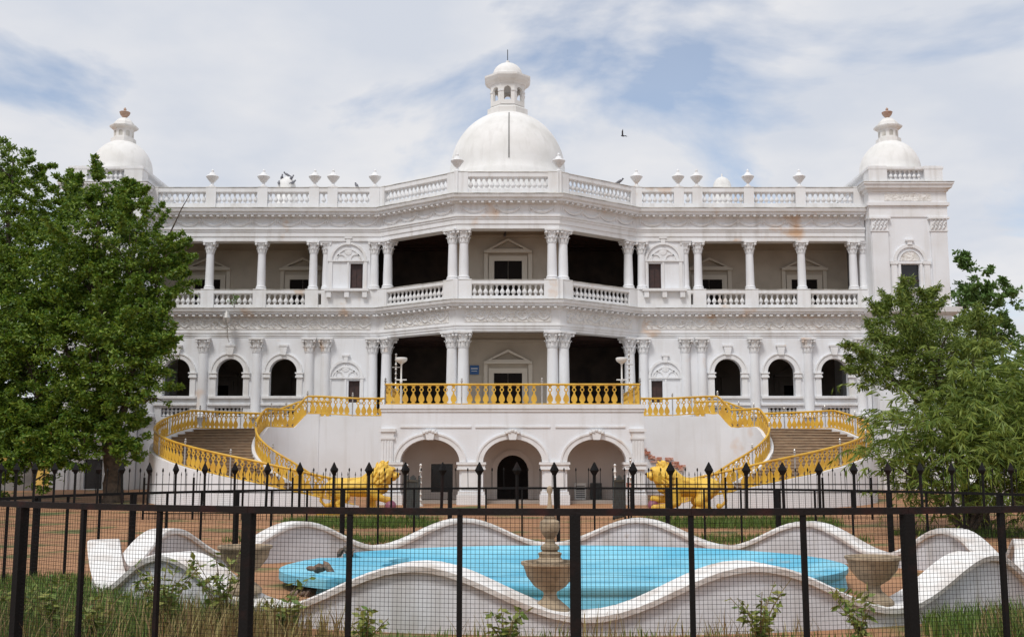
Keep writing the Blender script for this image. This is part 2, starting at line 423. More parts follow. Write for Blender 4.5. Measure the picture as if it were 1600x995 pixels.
# walls -------------------------------------------------------------
def arch_loop(cx_, hw, z0, zs, rise=None, n=14):
    rise = rise or hw
    return [(cx_ - hw, z0), (cx_ + hw, z0)] + [(cx_ + hw * cos(pi * i / n), zs + rise * sin(pi * i / n)) for i in range(n + 1)]
def rect(x0, x1, z0, z1): return [(x0, z0), (x1, z0), (x1, z1), (x0, z1)]
def wallmesh(loops, y0, y1): return MB().prism(loops, lambda a, b: (a, y0, b), lambda a, b: (a, y1, b))
def arch_band(cx_, r0, r1, zs, y0, y1, rise0=None, rise1=None, n=16, mb=None):
    rise0 = rise0 or r0; rise1 = rise1 or r1
    lo = [(cx_ + r1 * cos(pi * i / n), zs + rise1 * sin(pi * i / n)) for i in range(n + 1)] + \
         [(cx_ + r0 * cos(pi * i / n), zs + rise0 * sin(pi * i / n)) for i in range(n, -1, -1)]
    return (mb or MB()).prism([lo], lambda a, b: (a, y0, b), lambda a, b: (a, y1, b))
WINX = (13.52, 16.76, 20.0)
for s in (-1, 1):
    x0, x1 = sorted((s * 8.25 + (BX if s < 0 else BX), s * XT))
    holes = []
    for wx in WINX:
        holes.append(arch_loop(s * wx, .83, 6.5, 7.93)); holes.append(rect(s * wx - .86, s * wx + .86, 5.24, 5.78))
    nx = s * 9.72; sx = s * 9.2
    holes.append(rect(sx - .34, sx + .34, 6.1, 7.42))
    wl_ = pp(wallmesh([rect(x0, x1, .6, 10.04)] + holes, YW, YW + .45), 'lower_wall', 'plaster')
    for wx in WINX:
        c = s * wx
        fr = arch_band(c, .835, 1.10, 7.93, YW - .09, YW + .02)
        arch_band(c, 1.10, 1.17, 7.93, YW - .14, YW + .02, mb=fr)
        for q in (-1, 1):
            xa = c + q * 1.0
            fr.box(xa - .165, xa + .165, YW - .07, YW + .02, 6.3, 7.60)
            fr.box(xa - .24, xa + .24, YW - .15, YW + .02, 7.60, 7.70); fr.box(xa - .20, xa + .20, YW - .12, YW + .02, 7.70, 7.84); fr.box(xa - .26, xa + .26, YW - .16, YW + .02, 7.84, 7.925)
        win = pp(fr, 'arched_window', 'trim')
        kb = MB().prism([[(c - .15, 8.98), (c + .15, 8.98), (c + .24, 9.5), (c - .24, 9.5)]], lambda a, b: (a, YW - .2, b), lambda a, b: (a, YW + .02, b))
        kb.box(c - .3, c + .3, YW - .23, YW + .02, 9.5, 9.6)
        pp(kb, 'keystone', 'trim', parent=win)
        sb = MB().box(c - 1.25, c + 1.25, YW - .16, YW + .03, 6.34, 6.48); sb.box(c - 1.3, c + 1.3, YW - .12, YW + .03, 5.92, 6.03)
        pp(sb, 'sill', 'trim', parent=win)
        for i in range(7):
            for zb in (5.225, 5.50):
                inst('baluster', bal_lo, win, Vector((c - .86 + 1.72 * (i + .5) / 7, YW + .2, zb)) - PL, scale=(1, 1, .85))
    # blind arch niche with a shuttered window, both storeys
    for (zs, zb, zw0, zw1, top) in ((7.62, 6.1, 6.1, 7.42, 8.34), (14.85, 13.05, 13.05, 14.66, 15.8)):
        if zs > 10:
            ww = MB().prism([rect(*sorted((s * 8.35, s * 11.0)), 12.9, 16.06), rect(sx - .39, sx + .39, zw0, zw1)], lambda a, b: (a, YW + .1, b), lambda a, b: (a, YW + .5, b))
            pp(ww, 'upper_wall', 'plaster'); yy = YW + .1
        else: yy = YW
        rr = 1.0 if zs > 10 else .92
        fr = arch_band(nx, rr, rr + .14, zs, yy - .09, yy + .01)
        arch_band(nx, rr - .32, rr - .25, zs, yy - .05, yy + .01, mb=fr)
        for q in (-1, 1):
            arch_band(nx + q * .47, .30, .37, zs + .04, yy - .05, yy + .01, mb=fr)
            fr.box(nx + q * (rr + .07) - .1, nx + q * (rr + .07) + .1, yy - .07, yy + .01, zb, zs)
        fr.box(nx - rr - .25, nx + rr + .25, yy - .1, yy + .01, zs - .07, zs + .02)
        fr.box(nx - .05, nx + .05, yy - .06, yy + .01, zb, zs - .07)
        fr.box(nx - .13, nx + .13, yy - .13, yy + .01, zs + rr - .02, zs + rr + .36); fr.box(nx - .24, nx + .24, yy - .16, yy + .01, zs + rr + .36, zs + rr + .46)
        ni = pp(fr, 'blind_arch', 'trim')
        rz_ = MB().lathe([(.02, 0), (.22, .02), (.26, .06)], 12); rz_.v = [(a + nx, yy - .05 + c_, b + zs + .55) for a, b, c_ in rz_.v]
        pp(rz_, 'rosette', 'trim', parent=ni)
        wn_ = pp(MB().box(sx - .42, sx + .42, yy + .2, yy + .26, zw0 - .02, zw1 + .05), 'window', 'dark_wood')
        sh = MB().box(sx - .30, sx - .02, yy + .17, yy + .197, zw0 + .08, zw1 - .35); sh.box(sx + .02, sx + .30, yy + .17, yy + .197, zw0 + .08, zw1 - .35)
        pp(sh, 'shutter', 'dark_wood', parent=wn_)
        if zs > 10:
            sl = MB().box(nx - 1.35, nx + 1.35, YW - .42, YW + .12, 12.88, 13.03)
            for q in (-1.1, 0, 1.1): sl.box(nx + q - .14, nx + q + .14, YW - .36, YW + .1, 12.5, 12.88)
            pp(sl, 'sill', 'trim', parent=wn_)
# backs, floors, ceilings of the galleries
FOOT = [(-XT, YW + .3), (BX - B, YW + .3), (BX - A, YF + .3), (BX + A, YF + .3), (BX + B, YW + .3), (XT, YW + .3), (XT, 78), (-XT, 78)]
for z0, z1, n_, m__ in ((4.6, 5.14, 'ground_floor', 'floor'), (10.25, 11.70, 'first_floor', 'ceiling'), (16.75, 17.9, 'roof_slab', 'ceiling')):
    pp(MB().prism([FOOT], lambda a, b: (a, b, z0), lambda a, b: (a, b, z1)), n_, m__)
pp(MB().prism([FOOT], lambda a, b: (a, b, 17.905), lambda a, b: (a, b, 18.05)), 'roof', 'plaster')
# bay base below the balcony floor
pp(MB().sweep(PATH[1:5], [(0, .5), (0, 5.15), (.12, 5.16), (.12, 5.24), (-.6, 5.24), (-.6, .5)]), 'bay_base', 'plaster')
def door(cx_, yb, zf, wd, ztop, pb, pa, pw, trim='gallery_trim'):
    """pedimented door on a wall whose face is y = yb"""
    fr = MB()
    for q in (-1, 1): fr.box(cx_ + q * (wd / 2 + .16) - .16, cx_ + q * (wd / 2 + .16) + .16, yb - .1, yb + .02, zf, ztop + .003)
    fr.box(cx_ - wd / 2 - .32, cx_ + wd / 2 + .32, yb - .1, yb + .02, ztop, ztop + .3)
    fr.box(cx_ - pw / 2 - .08, cx_ + pw / 2 + .08, yb - .38, yb + .02, pb - .14, pb)
    h = pa - pb
    lo = [(cx_ - pw / 2, pb), (cx_ + pw / 2, pb), (cx_, pa)]; li = [(cx_ - pw / 2 + .38, pb + .10), (cx_ + pw / 2 - .38, pb + .10), (cx_, pa - .16)]
    fr.prism([lo, li], lambda a, b: (a, yb - .34, b), lambda a, b: (a, yb + .02, b))
    for q in (-1, 1): fr.box(cx_ + q * (wd / 2 + .5) - .12, cx_ + q * (wd / 2 + .5) + .12, yb - .12, yb + .02, zf, pb - .12)
    d_ = pp(fr, 'doorway', trim)
    lf = MB()
    for q in (-1, 1): lf.box(cx_ + q * wd / 4 - wd / 4 + .01, cx_ + q * wd / 4 + wd / 4 - .01, yb - .03, yb + .015, zf, ztop - .002)
    pp(lf, 'door_leaf_or_shade', 'dark_doorway', parent=d_)  # near-black panels stand for the unlit room behind an open door
for zf, zc_ in ((11.72, 16.78), (5.15, 10.3)):
    up = zf > 10
    for s in (-1, 1):
        x0, x1 = sorted((s * 9.0, s * 22.15))
        yg = 69.5 if up else 72.5
        pp(MB().box(x0, x1, yg, yg + .3, zf, zc_), 'gallery_wall', 'gallery' if up else 'lower_gallery_shaded')
        for dx in (13.15, 19.3):
            if up: door(s * dx, 69.5, zf, 1.66, 14.23, 14.95, 15.65, 2.8)
            else: door(s * dx, 72.5, zf, 1.6, 7.6, 8.3, 9.0, 2.7, 'lower_gallery_shaded')
        if up: pp(MB().box(min(x0, x1), max(x0, x1), 69.42, 69.52, zc_ - .75, zc_ - .60), 'picture_rail', 'gallery')
        xa, xb = sorted((s * 8.9, s * 9.05)); pp(MB().box(xa, xb, 66.5, yg + .2, zf, zc_), 'gallery_end', 'gallery' if up else 'lower_gallery_shaded')
        # deep rooms either side of the centre room, their shade put into the wall colour
        xa, xb = sorted((BX + s * 3.3, BX + s * 8.8)); pp(MB().box(xa, xb, 72, 72.3, zf, zc_), 'inner_wall', 'room_shade')
        xa, xb = sorted((BX + s * 3.3, BX + s * 3.5)); pp(MB().box(xa, xb, 65.5, 72, zf, zc_), 'inner_wall', 'room_shade')
        xa, xb = sorted((BX + s * 8.6, BX + s * 8.8)); pp(MB().box(xa, xb, 66.55, 72, zf, zc_), 'inner_wall', 'room_shade')
        for k_ in range(5):
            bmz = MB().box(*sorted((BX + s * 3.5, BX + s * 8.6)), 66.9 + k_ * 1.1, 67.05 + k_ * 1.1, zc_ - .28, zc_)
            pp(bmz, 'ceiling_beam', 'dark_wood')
    pp(MB().box(BX - 3.5, BX + 3.5, 65.5, 65.8, zf, zc_), 'centre_wall', 'gallery')
    pp(MB().box(BX - 3.3, BX + 3.3, 65.38, 65.52, zc_ - .62, zc_ - .45), 'picture_rail', 'gallery')
    if up: door(BX, 65.5, zf, 1.7, 14.7, 15.3, 16.06, 2.75)
    else: door(BX, 65.5, zf, 1.7, 7.83, 8.53, 9.25, 2.75)
# end walls and back wall so that the body is closed
pp(MB().box(-XT, XT, 77.5, 78.02, .6, 17.9), 'back_wall', 'plaster')
for s in (-1, 1):
    xa, xb = sorted((s * 21.95, s * 22.23)); pp(MB().box(xa, xb, 70.9, 78.05, .6, 17.95), 'end_wall', 'plaster')

# corner towers ------------------------------------------------------
for s in (-1, 1):
    xa, xb = sorted((s * 22.25, s * 26.9)); cx_ = (xa + xb) / 2; YT = 65.0; YB = 71.2
    wx = s * 24.55
    holes = [arch_loop(wx, .56, 12.98, 14.42, .01, 2)] if False else [rect(wx - .56, wx + .56, 12.95, 14.41)]
    bx0 = s * 24.4
    holes.append(rect(bx0 - .55, bx0 + .55, .95, 2.7))
    pp(wallmesh([rect(xa, xb, .6, 19.0)] + holes, YT, YT + .4), 'tower_wall', 'plaster')
    b_ = MB()
    b_.box(xa, xa + .4, YT + .4, YB, .6, 19.0); b_.box(xb - .4, xb, YT + .4, YB, .6, 19.0); b_.box(xa + .4, xb - .4, YB - .4, YB, .6, 19.0)
    b_.box(xa + .4, xb - .4, YT + .4, YB - .4, 18.2, 18.9)
    pp(b_, 'tower_wall', 'plaster')
    pp(MB().box(xa + .4, xb - .4, YT + 1.6, YT + 1.8, .7, 18.2), 'inner_wall', 'room_shade')
    # pilasters with carved capitals
    for px_ in (xa + .53, xb - .53):
        pl = pp(MB().box(px_ - .5, px_ + .5, YT - .12, YT + .01, 5.2, 16.42), 'pilaster', 'plaster')
        cb = MB().box(px_ - .55, px_ + .55, YT - .17, YT + .01, 16.42, 16.5); cb.box(px_ - .64, px_ + .64, YT - .24, YT + .01, 17.18, 17.30); cb.box(px_ - .51, px_ + .51, YT - .14, YT + .01, 16.45, 17.25)
        pp(cb, 'capital', 'trim', parent=pl)
        leaf = MB()
        for i in range(4):
            for j in range(2):
                u_ = px_ - .4 + .8 * (i + (.5 if j else .0)) / 3.5
                leaf.tube([(u_ - .1, YT - .18, 16.53 + j * .32), (u_, YT - .2, 16.66 + j * .32), (u_ + .09, YT - .19, 16.80 + j * .32), (u_ + .02, YT - .2, 16.86 + j * .3)], [.03, .06, .05, .03], 5)
        pp(leaf, 'acanthus', 'trim', parent=pl)
        pp(MB().box(px_ - .52, px_ + .52, YT - .16, YT + .01, .6, 5.1), 'pilaster', 'plaster')
    ring = [(xa, YB), (xa, YT), (xb, YT), (xb, YB)]
    pp(MB().sweep(ring, [(-.02, 17.31), (.06, 17.33), (.06, 18.0), (.18, 18.03), (.18, 18.22), (.06, 18.25), (.06, 18.88), (.14, 18.92), (.18, 19.05), (.32, 19.1), (.36, 19.28), (.42, 19.32), (.42, 19.43), (-.4, 19.43), (-.4, 17.31)]), 'tower_cornice', 'trim')
    pp(MB().sweep(ring, [(.1, 19.435), (.45, 19.435), (.45, 19.47), (.1, 19.50)]), 'cornice_lip', 'weathered')
    pp(MB().sweep(ring, [(.04, 11.2), (.2, 11.3), (.45, 11.45), (.5, 11.75), (-.02, 11.75), (-.02, 11.2)]), 'tower_band', 'trim')
    pp(MB().sweep(ring, [(.1, 4.9), (.16, 4.95), (.16, 5.15), (.1, 5.2), (-.02, 5.2), (-.02, 4.9)]), 'tower_band', 'trim')
    pp(MB().box(xa + .9, xb - .9, YT - .085, YT - .05, 18.32, 18.8), 'carved_frieze', 'relief')
    # parapet with pierced panel
    pf = MB().sweep([(xa + .1, YB), (xa + .1, YT + .12), (xb - .1, YT + .12), (xb - .1, YB)], [(0, 19.44), (0, 19.75), (-.3, 19.75), (-.3, 19.44)])
    pf.sweep([(xa + .1, YB), (xa + .1, YT + .12), (xb - .1, YT + .12), (xb - .1, YB)], [(.02, 20.3), (.1, 20.36), (.1, 20.5), (-.36, 20.5), (-.36, 20.3)])
    pr = pp(pf, 'tower_parapet', 'trim')
    pp(MB().box(xa + .32, xb - .32, YT + .33, YB - .1, 19.44, 20.32), 'parapet_core', 'plaster', parent=pr)
    for px_ in (xa + .62, xb - .62):
        pp(MB().box(px_ - .56, px_ + .56, YT + .04, YT + 1.1, 19.45, 20.56), 'pedestal', 'trim', parent=pr)
    for yy in (YB - .7,):
        for px_ in (xa + .5, xb - .5): pp(MB().box(px_ - .46, px_ + .46, yy - .5, yy + .5, 19.45, 20.56), 'pedestal', 'trim', parent=pr)
    for i in range(7): inst('baluster', bal_lo, pr, Vector((cx_ - 1.0 + 2.0 * (i + .5) / 7, YT + .24, 19.745)) - PL, scale=(1.1, 1.0, 1.66))
    # window with arched tympanum, sill and awning
    fr = arch_band(wx, .83, 1.02, 14.62, YT - .1, YT + .01)
    arch_band(wx, .60, .66, 14.62, YT - .06, YT + .01, mb=fr)
    fr.box(wx - .74, wx + .74, YT - .08, YT + .01, 14.44, 14.55)
    for q in (-1, 1):
        fr.box(wx + q * .65 - .07, wx + q * .65 + .07, YT - .06, YT + .01, 12.98, 14.44)
        fr.box(wx + q * 1.0 - .17, wx + q * 1.0 + .17, YT - .09, YT + .01, 12.4, 14.40); fr.box(wx + q * 1.0 - .24, wx + q * 1.0 + .24, YT - .13, YT + .01, 14.40, 14.60)
    fr.box(wx - .14, wx + .14, YT - .16, YT + .01, 15.6, 15.82); fr.box(wx - .26, wx + .26, YT - .2, YT + .01, 15.82, 15.92)
    wi = pp(fr, 'tower_window', 'trim')
    pp(arch_band(wx, .02, .58, 14.62, YT - .03, YT + .01), 'tympanum', 'relief', parent=wi)
    pp(MB().box(wx - .85, wx + .85, YT - .4, YT + .01, 12.74, 12.92).box(wx - .7, wx - .5, YT - .3, YT + .01, 12.5, 12.74).box(wx + .5, wx + .7, YT - .3, YT + .01, 12.5, 12.74), 'sill', 'trim', parent=wi)
    pn = MB().box(wx - .6, wx + .6, YT + .2, YT + .25, 12.9, 14.5); pp(pn, 'pane', 'dark_glass', parent=wi)
    bars = MB().box(wx - .56, wx + .56, YT + .15, YT + .197, 13.4, 13.48).box(wx - .04, wx + .04, YT + .15, YT + .19, 12.96, 13.4); pp(bars, 'sash', 'dark_wood', parent=wi)
    # basement niche and door
    nf = arch_band(bx0, .75, .95, 3.1, YT - .09, YT + .01)
    for q in (-1, 1): nf.box(bx0 + q * .85 - .12, bx0 + q * .85 + .12, YT - .08, YT + .01, .7, 3.0); nf.box(bx0 + q * .85 - .2, bx0 + q * .85 + .2, YT - .13, YT + .01, 3.0, 3.09)
    bd = pp(nf, 'basement_door', 'trim'); pp(MB().box(bx0 - .6, bx0 + .6, YT + .2, YT + .26, .8, 2.75), 'door_leaf_or_shade', 'dark_glass', parent=bd)
    # dome, lantern and urn
    dcx, dcy = s * 24.7, 68.1
    prof = [(1.95, 19.9), (1.95, 20.9)] + [(1.9 * cos(a), 21.0 + 2.05 * sin(a)) for a in [pi / 2 * i / 12 for i in range(12)]] + [(.3, 23.1)]
    dm = pp(MB().lathe(prof, 32, (dcx, dcy, 0)), 'tower_dome', 'dome', True)
    ln = MB().lathe([(.78, 22.85), (.78, 23.25), (.62, 23.3), (.62, 24.1), (.7, 24.15), (.86, 24.2), (.9, 24.3), (.9, 24.36), (.66, 24.42), (.6, 24.7), (.4, 25.0), (.2, 25.12), (.1, 25.15)], 8, (dcx, dcy, 0), pi / 8)
    ln.v = [(a, b, 22.85 + (c - 22.85) * .76) for a, b, c in ln.v]
    lt = pp(ln, 'lantern', 'dome', parent=dm)
    for i in range(8):
        a = -pi / 2 + i * pi / 4; rr = .62 * cos(pi / 8)
        c = (dcx + rr * cos(a), dcy + rr * sin(a)); t_ = (-sin(a), cos(a)); o_ = (cos(a), sin(a))
        lp = arch_loop(0, .12, 23.3, 23.55, n=8)
        pp(MB().prism([lp], lambda u_, v_: (c[0] + t_[0] * u_ + o_[0] * .006, c[1] + t_[1] * u_ + o_[1] * .006, v_), lambda u_, v_: (c[0] + t_[0] * u_ - o_[0] * .05, c[1] + t_[1] * u_ - o_[1] * .05, v_)), 'niche', 'weathered', parent=dm)
    pp(MB().lathe([(.10, 24.55), (.12, 24.62), (.28, 24.80), (.35, 24.97), (.31, 25.0), (.12, 25.02), (.07, 25.12), (.10, 25.18), (.02, 25.3)], 12, (dcx, dcy, 0)), 'urn', 'terracotta', True, parent=dm)

# central dome -------------------------------------------------------
DX, DY = .1, 69.2
prof = [(3.95, 17.95), (3.95, 20.6), (3.85, 20.75)] + [(3.76 * cos(a), 21.2 + 4.05 * sin(a)) for a in [pi / 2 * i / 18 for i in range(18)]] + [(.4, 25.25)]
dm = pp(MB().lathe(prof, 56, (DX, DY, 0)), 'main_dome', 'dome', True)
o8 = pi / 8
lan = MB().lathe([(1.42, 24.75), (1.42, 25.35), (1.27, 25.42), (1.20, 25.5), (1.20, 25.55)], 8, (DX, DY, 0), o8)
lan.lathe([(1.24, 27.0), (1.28, 27.1), (1.5, 27.25), (1.62, 27.45), (1.62, 27.58), (1.2, 27.68), (1.05, 27.72)], 8, (DX, DY, 0), o8)
pp(lan, 'lantern', 'dome', parent=dm)
for i in range(8):                                   # eight lantern faces with open arches
    a = -pi / 2 + i * pi / 4; rr = 1.2 * cos(o8); hw = 1.2 * sin(o8)
    c = (DX + rr * cos(a), DY + rr * sin(a)); t_ = (-sin(a), cos(a)); o_ = (cos(a), sin(a))
    pp(MB().prism([rect(-hw, hw, 25.5, 27.05), arch_loop(0, .24, 25.85, 26.55, n=8)],
                  lambda u_, v_: (c[0] + t_[0] * u_, c[1] + t_[1] * u_, v_),
                  lambda u_, v_: (c[0] + t_[0] * u_ * .86 - o_[0] * .16, c[1] + t_[1] * u_ * .86 - o_[1] * .16, v_)), 'lantern_arch', 'dome', parent=dm)
    pp(MB().prism([rect(-hw * .99, -.25, 26.45, 26.55)], lambda u_, v_: (c[0] + t_[0] * u_ + o_[0] * .04, c[1] + t_[1] * u_ + o_[1] * .04, v_), lambda u_, v_: (c[0] + t_[0] * u_ - o_[0] * .02, c[1] + t_[1] * u_ - o_[1] * .02, v_)).prism([rect(.25, hw * .99, 26.45, 26.55)], lambda u_, v_: (c[0] + t_[0] * u_ + o_[0] * .04, c[1] + t_[1] * u_ + o_[1] * .04, v_), lambda u_, v_: (c[0] + t_[0] * u_ - o_[0] * .02, c[1] + t_[1] * u_ - o_[1] * .02, v_)), 'impost', 'trim', parent=dm)
pp(MB().lathe([(1.02, 27.7), (1.02, 27.82)] + [(.98 * cos(q), 27.85 + .85 * sin(q)) for q in [pi / 2 * i / 8 for i in range(8)]] + [(.12, 28.72), (.12, 28.85), (.03, 28.9)], 24, (DX, DY, 0)), 'cupola', 'dome', True, parent=dm)
pp(MB().tube([(DX, DY, 28.85), (DX, DY, 29.65)], .025, 5), 'lightning_rod', 'iron', parent=dm)
cpts = [(DX + .1, DY - 3.76 * cos(a) - .03, 21.2 + 4.05 * sin(a)) for a in [pi / 2 * i / 18 for i in range(0, 13)]]
pp(MB().tube(cpts, .025, 5), 'lightning_cable', 'iron', parent=dm)
# two small domes behind the wing parapets
for x in (-14.9, 14.65):
    pp(MB().lathe([(.66, 18.0), (.66, 20.9)] + [(.62 * cos(a), 20.95 + .78 * sin(a)) for a in [pi / 2 * i / 8 for i in range(8)]] + [(.05, 21.75), (.05, 21.95)], 20, (x, 72, 0)), 'roof_dome', 'dome', True)

# street lamp bracket and sprouting shrub on the left wing
fx = MB().tube([(-16.85, 65.92, 9.75), (-16.85, 65.5, 10.0), (-16.85, 65.25, 10.9)], .03, 5)
fx.lathe([(.05, 0), (.2, .12), (.26, .4), (.18, .72), (.06, .85)], 10, (-16.85, 65.2, 10.75))
pp(fx, 'wall_lamp', 'steel')

# ------------------------------------------------------------------ entrance porch
XS = .42
porch = thing('entrance_porch', 'white three arched entrance porch carrying the balcony terrace before the bay', 'porch', (XS, 52, g(52)))
def part(mb, name, m, par, org, smooth=False):
    mb.v = [(a - org[0], b - org[1], c - org[2]) for a, b, c in mb.v]
    return mb.build(name, m, par, smooth=smooth)
PO = (XS, 52, g(52))
X0, X1 = XS - 6.25, XS + 6.25
AX = (XS - 3.92, XS, XS + 3.98); HW = 1.40; ZS = 2.48; RISE = 1.08
part(wallmesh([rect(X0, X1, .2, 5.0)] + [arch_loop(a, HW, .21, ZS, RISE) for a in AX], 52, 52.7), 'front_wall', 'plaster', porch, PO)
tr = MB().box(X0 - .08, X1 + .08, 51.9, 52.75, 5.0, 5.2).box(X0 - .03, X1 + .03, 51.95, 52.0, 4.86, 5.0).box(X0 + .9, AX[0] + 1.95, 51.95, 52.01, 4.10, 4.18).box(AX[1] - 1.78, AX[1] + 1.78, 51.95, 52.01, 4.10, 4.18).box(AX[2] - 1.95, X1 - .9, 51.95, 52.01, 4.10, 4.18)
part(tr, 'cornice', 'trim', porch, PO)
for a in AX:
    fr = arch_band(a, HW + .003, HW + .24, ZS, 51.91, 52.02, RISE + .003, RISE + .22, 20)
    arch_band(a, HW + .24, HW + .32, ZS, 51.87, 52.02, RISE + .22, RISE + .3, 20, fr)
    ab = part(fr, 'archivolt', 'trim', porch, PO)
    kk = MB().prism([[(a - .16, 3.52), (a + .16, 3.52), (a + .26, 4.0), (a - .26, 4.0)]], lambda p, q: (p, 51.78, q), lambda p, q: (p, 52.02, q))
    for i in range(5): kk.lathe([(.02, -.06), (.09, -.04), (.09, .04), (.02, .06)], 6, (a - .28 + .14 * i, 51.8, 3.86 + .1 * (1 - abs(i - 2) / 2)))
    part(kk, 'keystone', 'trim', ab, PO)
for (xa, xb) in ((X0 + .02, AX[0] - HW), (AX[0] + HW, AX[1] - HW), (AX[1] + HW, AX[2] - HW), (AX[2] + HW, X1 - .02)):
    c = MB().box(xa - .14, xb + .14, 51.84, 52.85, 2.36, 2.475).box(xa - .09, xb + .09, 51.9, 52.8, 2.2, 2.36).box(xa - .12, xb + .12, 51.87, 52.83, 2.12, 2.2)
    c.box(xa - .12, xb + .12, 51.85, 52.85, .3, .95).box(xa - .07, xb + .07, 51.9, 52.8, .95, 1.1).box(xa + .1, xb - .1, 51.96, 52.01, 1.2, 2.0)
    part(c, 'pier', 'trim', porch, PO)
for xa in (X0 + .3, X1 - .3):
    c = MB().box(xa - .28, xa + .28, 51.93, 52.01, 2.48, 3.55).box(xa - .36, xa + .36, 51.88, 52.01, 3.55, 3.66).box(xa - .31, xa + .31, 51.9, 52.01, 3.66, 3.9).box(xa - .4, xa + .4, 51.84, 52.01, 3.9, 4.05)
    for k_ in range(4): c.box(xa - .22 + .13 * k_, xa - .17 + .13 * k_, 51.9, 51.94, 2.55, 3.5)
    part(c, 'pilaster', 'trim', porch, PO)
part(MB().box(X0, X0 + .5, 52.7, 62.3, .2, 5.0).box(X1 - .5, X1, 52.7, 62.3, .2, 5.0), 'side_wall', 'plaster', porch, PO)
part(MB().box(X0 + .02, X1 - .02, 52.3, 62.35, 5.002, 5.17), 'terrace_floor', 'floor', porch, PO)
part(MB().box(X0 + .5, X1 - .5, 52.7, 58.5, 4.55, 4.99), 'ceiling', 'pink_wall', porch, PO)
part(wallmesh([rect(X0 + .5, X1 - .5, .2, 4.55), arch_loop(XS, .78, .3, 2.05, n=12), rect(XS - 4.1, XS - 3.0, 1.0, 2.4)], 55.2, 55.6), 'inner_wall', 'pink_wall', porch, PO)
dr = part(arch_band(XS, .79, 1.05, 2.05, 55.1, 55.22).box(XS - 1.04, XS - .79, 55.1, 55.22, .4, 2.05).box(XS + .79, XS + 1.04, 55.1, 55.22, .4, 2.05), 'doorway', 'pink_wall', porch, PO)
part(MB().prism([arch_loop(XS, .82, .42, 2.05, n=12)], lambda a, b: (a, 55.35, b), lambda a, b: (a, 55.4, b)), 'door_leaf_or_shade', 'dark_doorway', dr, PO)
wd = part(MB().box(XS - 4.2, XS - 2.9, 55.12, 55.21, 2.4, 2.52).box(XS - 4.2, XS - 4.1, 55.12, 55.21, .95, 2.4).box(XS - 3.0, XS - 2.9, 55.12, 55.21, .95, 2.4), 'window', 'pink_wall', porch, PO)
part(MB().box(XS - 4.15, XS - 2.95, 55.35, 55.4, .9, 2.5), 'pane', 'dark_glass', wd, PO)
struct(part(MB().box(X0 + .5, X1 - .5, 52.72, 57.6, .5, .66), 'porch_floor', 'floor', porch, PO), 'structure') if False else part(MB().box(X0 + .5, X1 - .5, 52.72, 55.2, .3, .66), 'porch_floor', 'floor', porch, PO)

# ------------------------------------------------------------------ golden railing pieces
def gold_baluster():
    out_ = []
    half = [(.10, 0), (.12, .05), (.06, .09), (.13, .16), (.145, .26), (.12, .36), (.06, .47), (.032, .55), (.04, .59)]
    ring = [(.105 * cos(a), .70 + .11 * sin(a)) for a in [-pi / 3 + i * (2 * pi / 3 + 0) / 4 for i in range(5)]]
    right = half + [(x, z) for x, z in ring] + [(.04, .82), (.09, .86), (.09, .92)]
    outer = right + [(-x, z) for x, z in right[::-1]]
    hole = [(.06 * cos(2 * pi * i / 8), .70 + .066 * sin(2 * pi * i / 8)) for i in range(8)]
    return MB().prism([outer, hole], lambda a, b: (a, -.02, b), lambda a, b: (a, .02, b)).mesh('baluster', 'gold')
GB = gold_baluster()
RP = MB().lathe([(.035, -.08), (.035, 1.08), (.06, 1.1), (.06, 1.14), (.02, 1.18), (.05, 1.22), (.02, 1.28)], 8).mesh('post', 'steel', True)
def railing(path, parent, org, step=.385, post_every=6, name='railing', hgt=.96):
    """path: dense 3D points of the railing foot; the balusters are spaced along it"""
    P = [Vector(p) for p in path]
    rail = MB().tube([p + Vector((0, 0, hgt)) for p in P], .055, 7)
    rail.tube([p + Vector((0, 0, .03)) for p in P], .03, 5)
    root = part(rail, name, 'gold', parent, org)
    O = Vector(org); d_acc = 0; nxt = step / 2; k_ = 0
    for a, b in zip(P[:-1], P[1:]):
        L = (b - a).length
        if L < 1e-6: continue
        while nxt <= d_acc + L:
            t = (nxt - d_acc) / L; q = a.lerp(b, t); an = math.atan2(b.y - a.y, b.x - a.x)
            if k_ % (post_every + 1) == post_every: inst('post', RP, root, q - O)
            else: inst('baluster', GB, root, q + Vector((0, 0, .01)) - O, an)
            k_ += 1; nxt += step
        d_acc += L
    inst('post', RP, root, P[0] - O); inst('post', RP, root, P[-1] - O)
    return root
rp = [(X0 + .15, 60.0, 5.2), (X0 + .15, 52.25, 5.2)]
railing([(X0 + .15, 60.0 - i * .5, 5.2) for i in range(16)] + [(X0 + .15, 52.12, 5.2)], porch, PO)
railing([(X0 + .15 + i * (X1 - X0 - .3) / 24, 52.12, 5.2) for i in range(25)], porch, PO, post_every=9)
railing([(X1 - .15, 52.12, 5.2)] + [(X1 - .15, 52.5 + i * .5, 5.2) for i in range(16)], porch, PO)

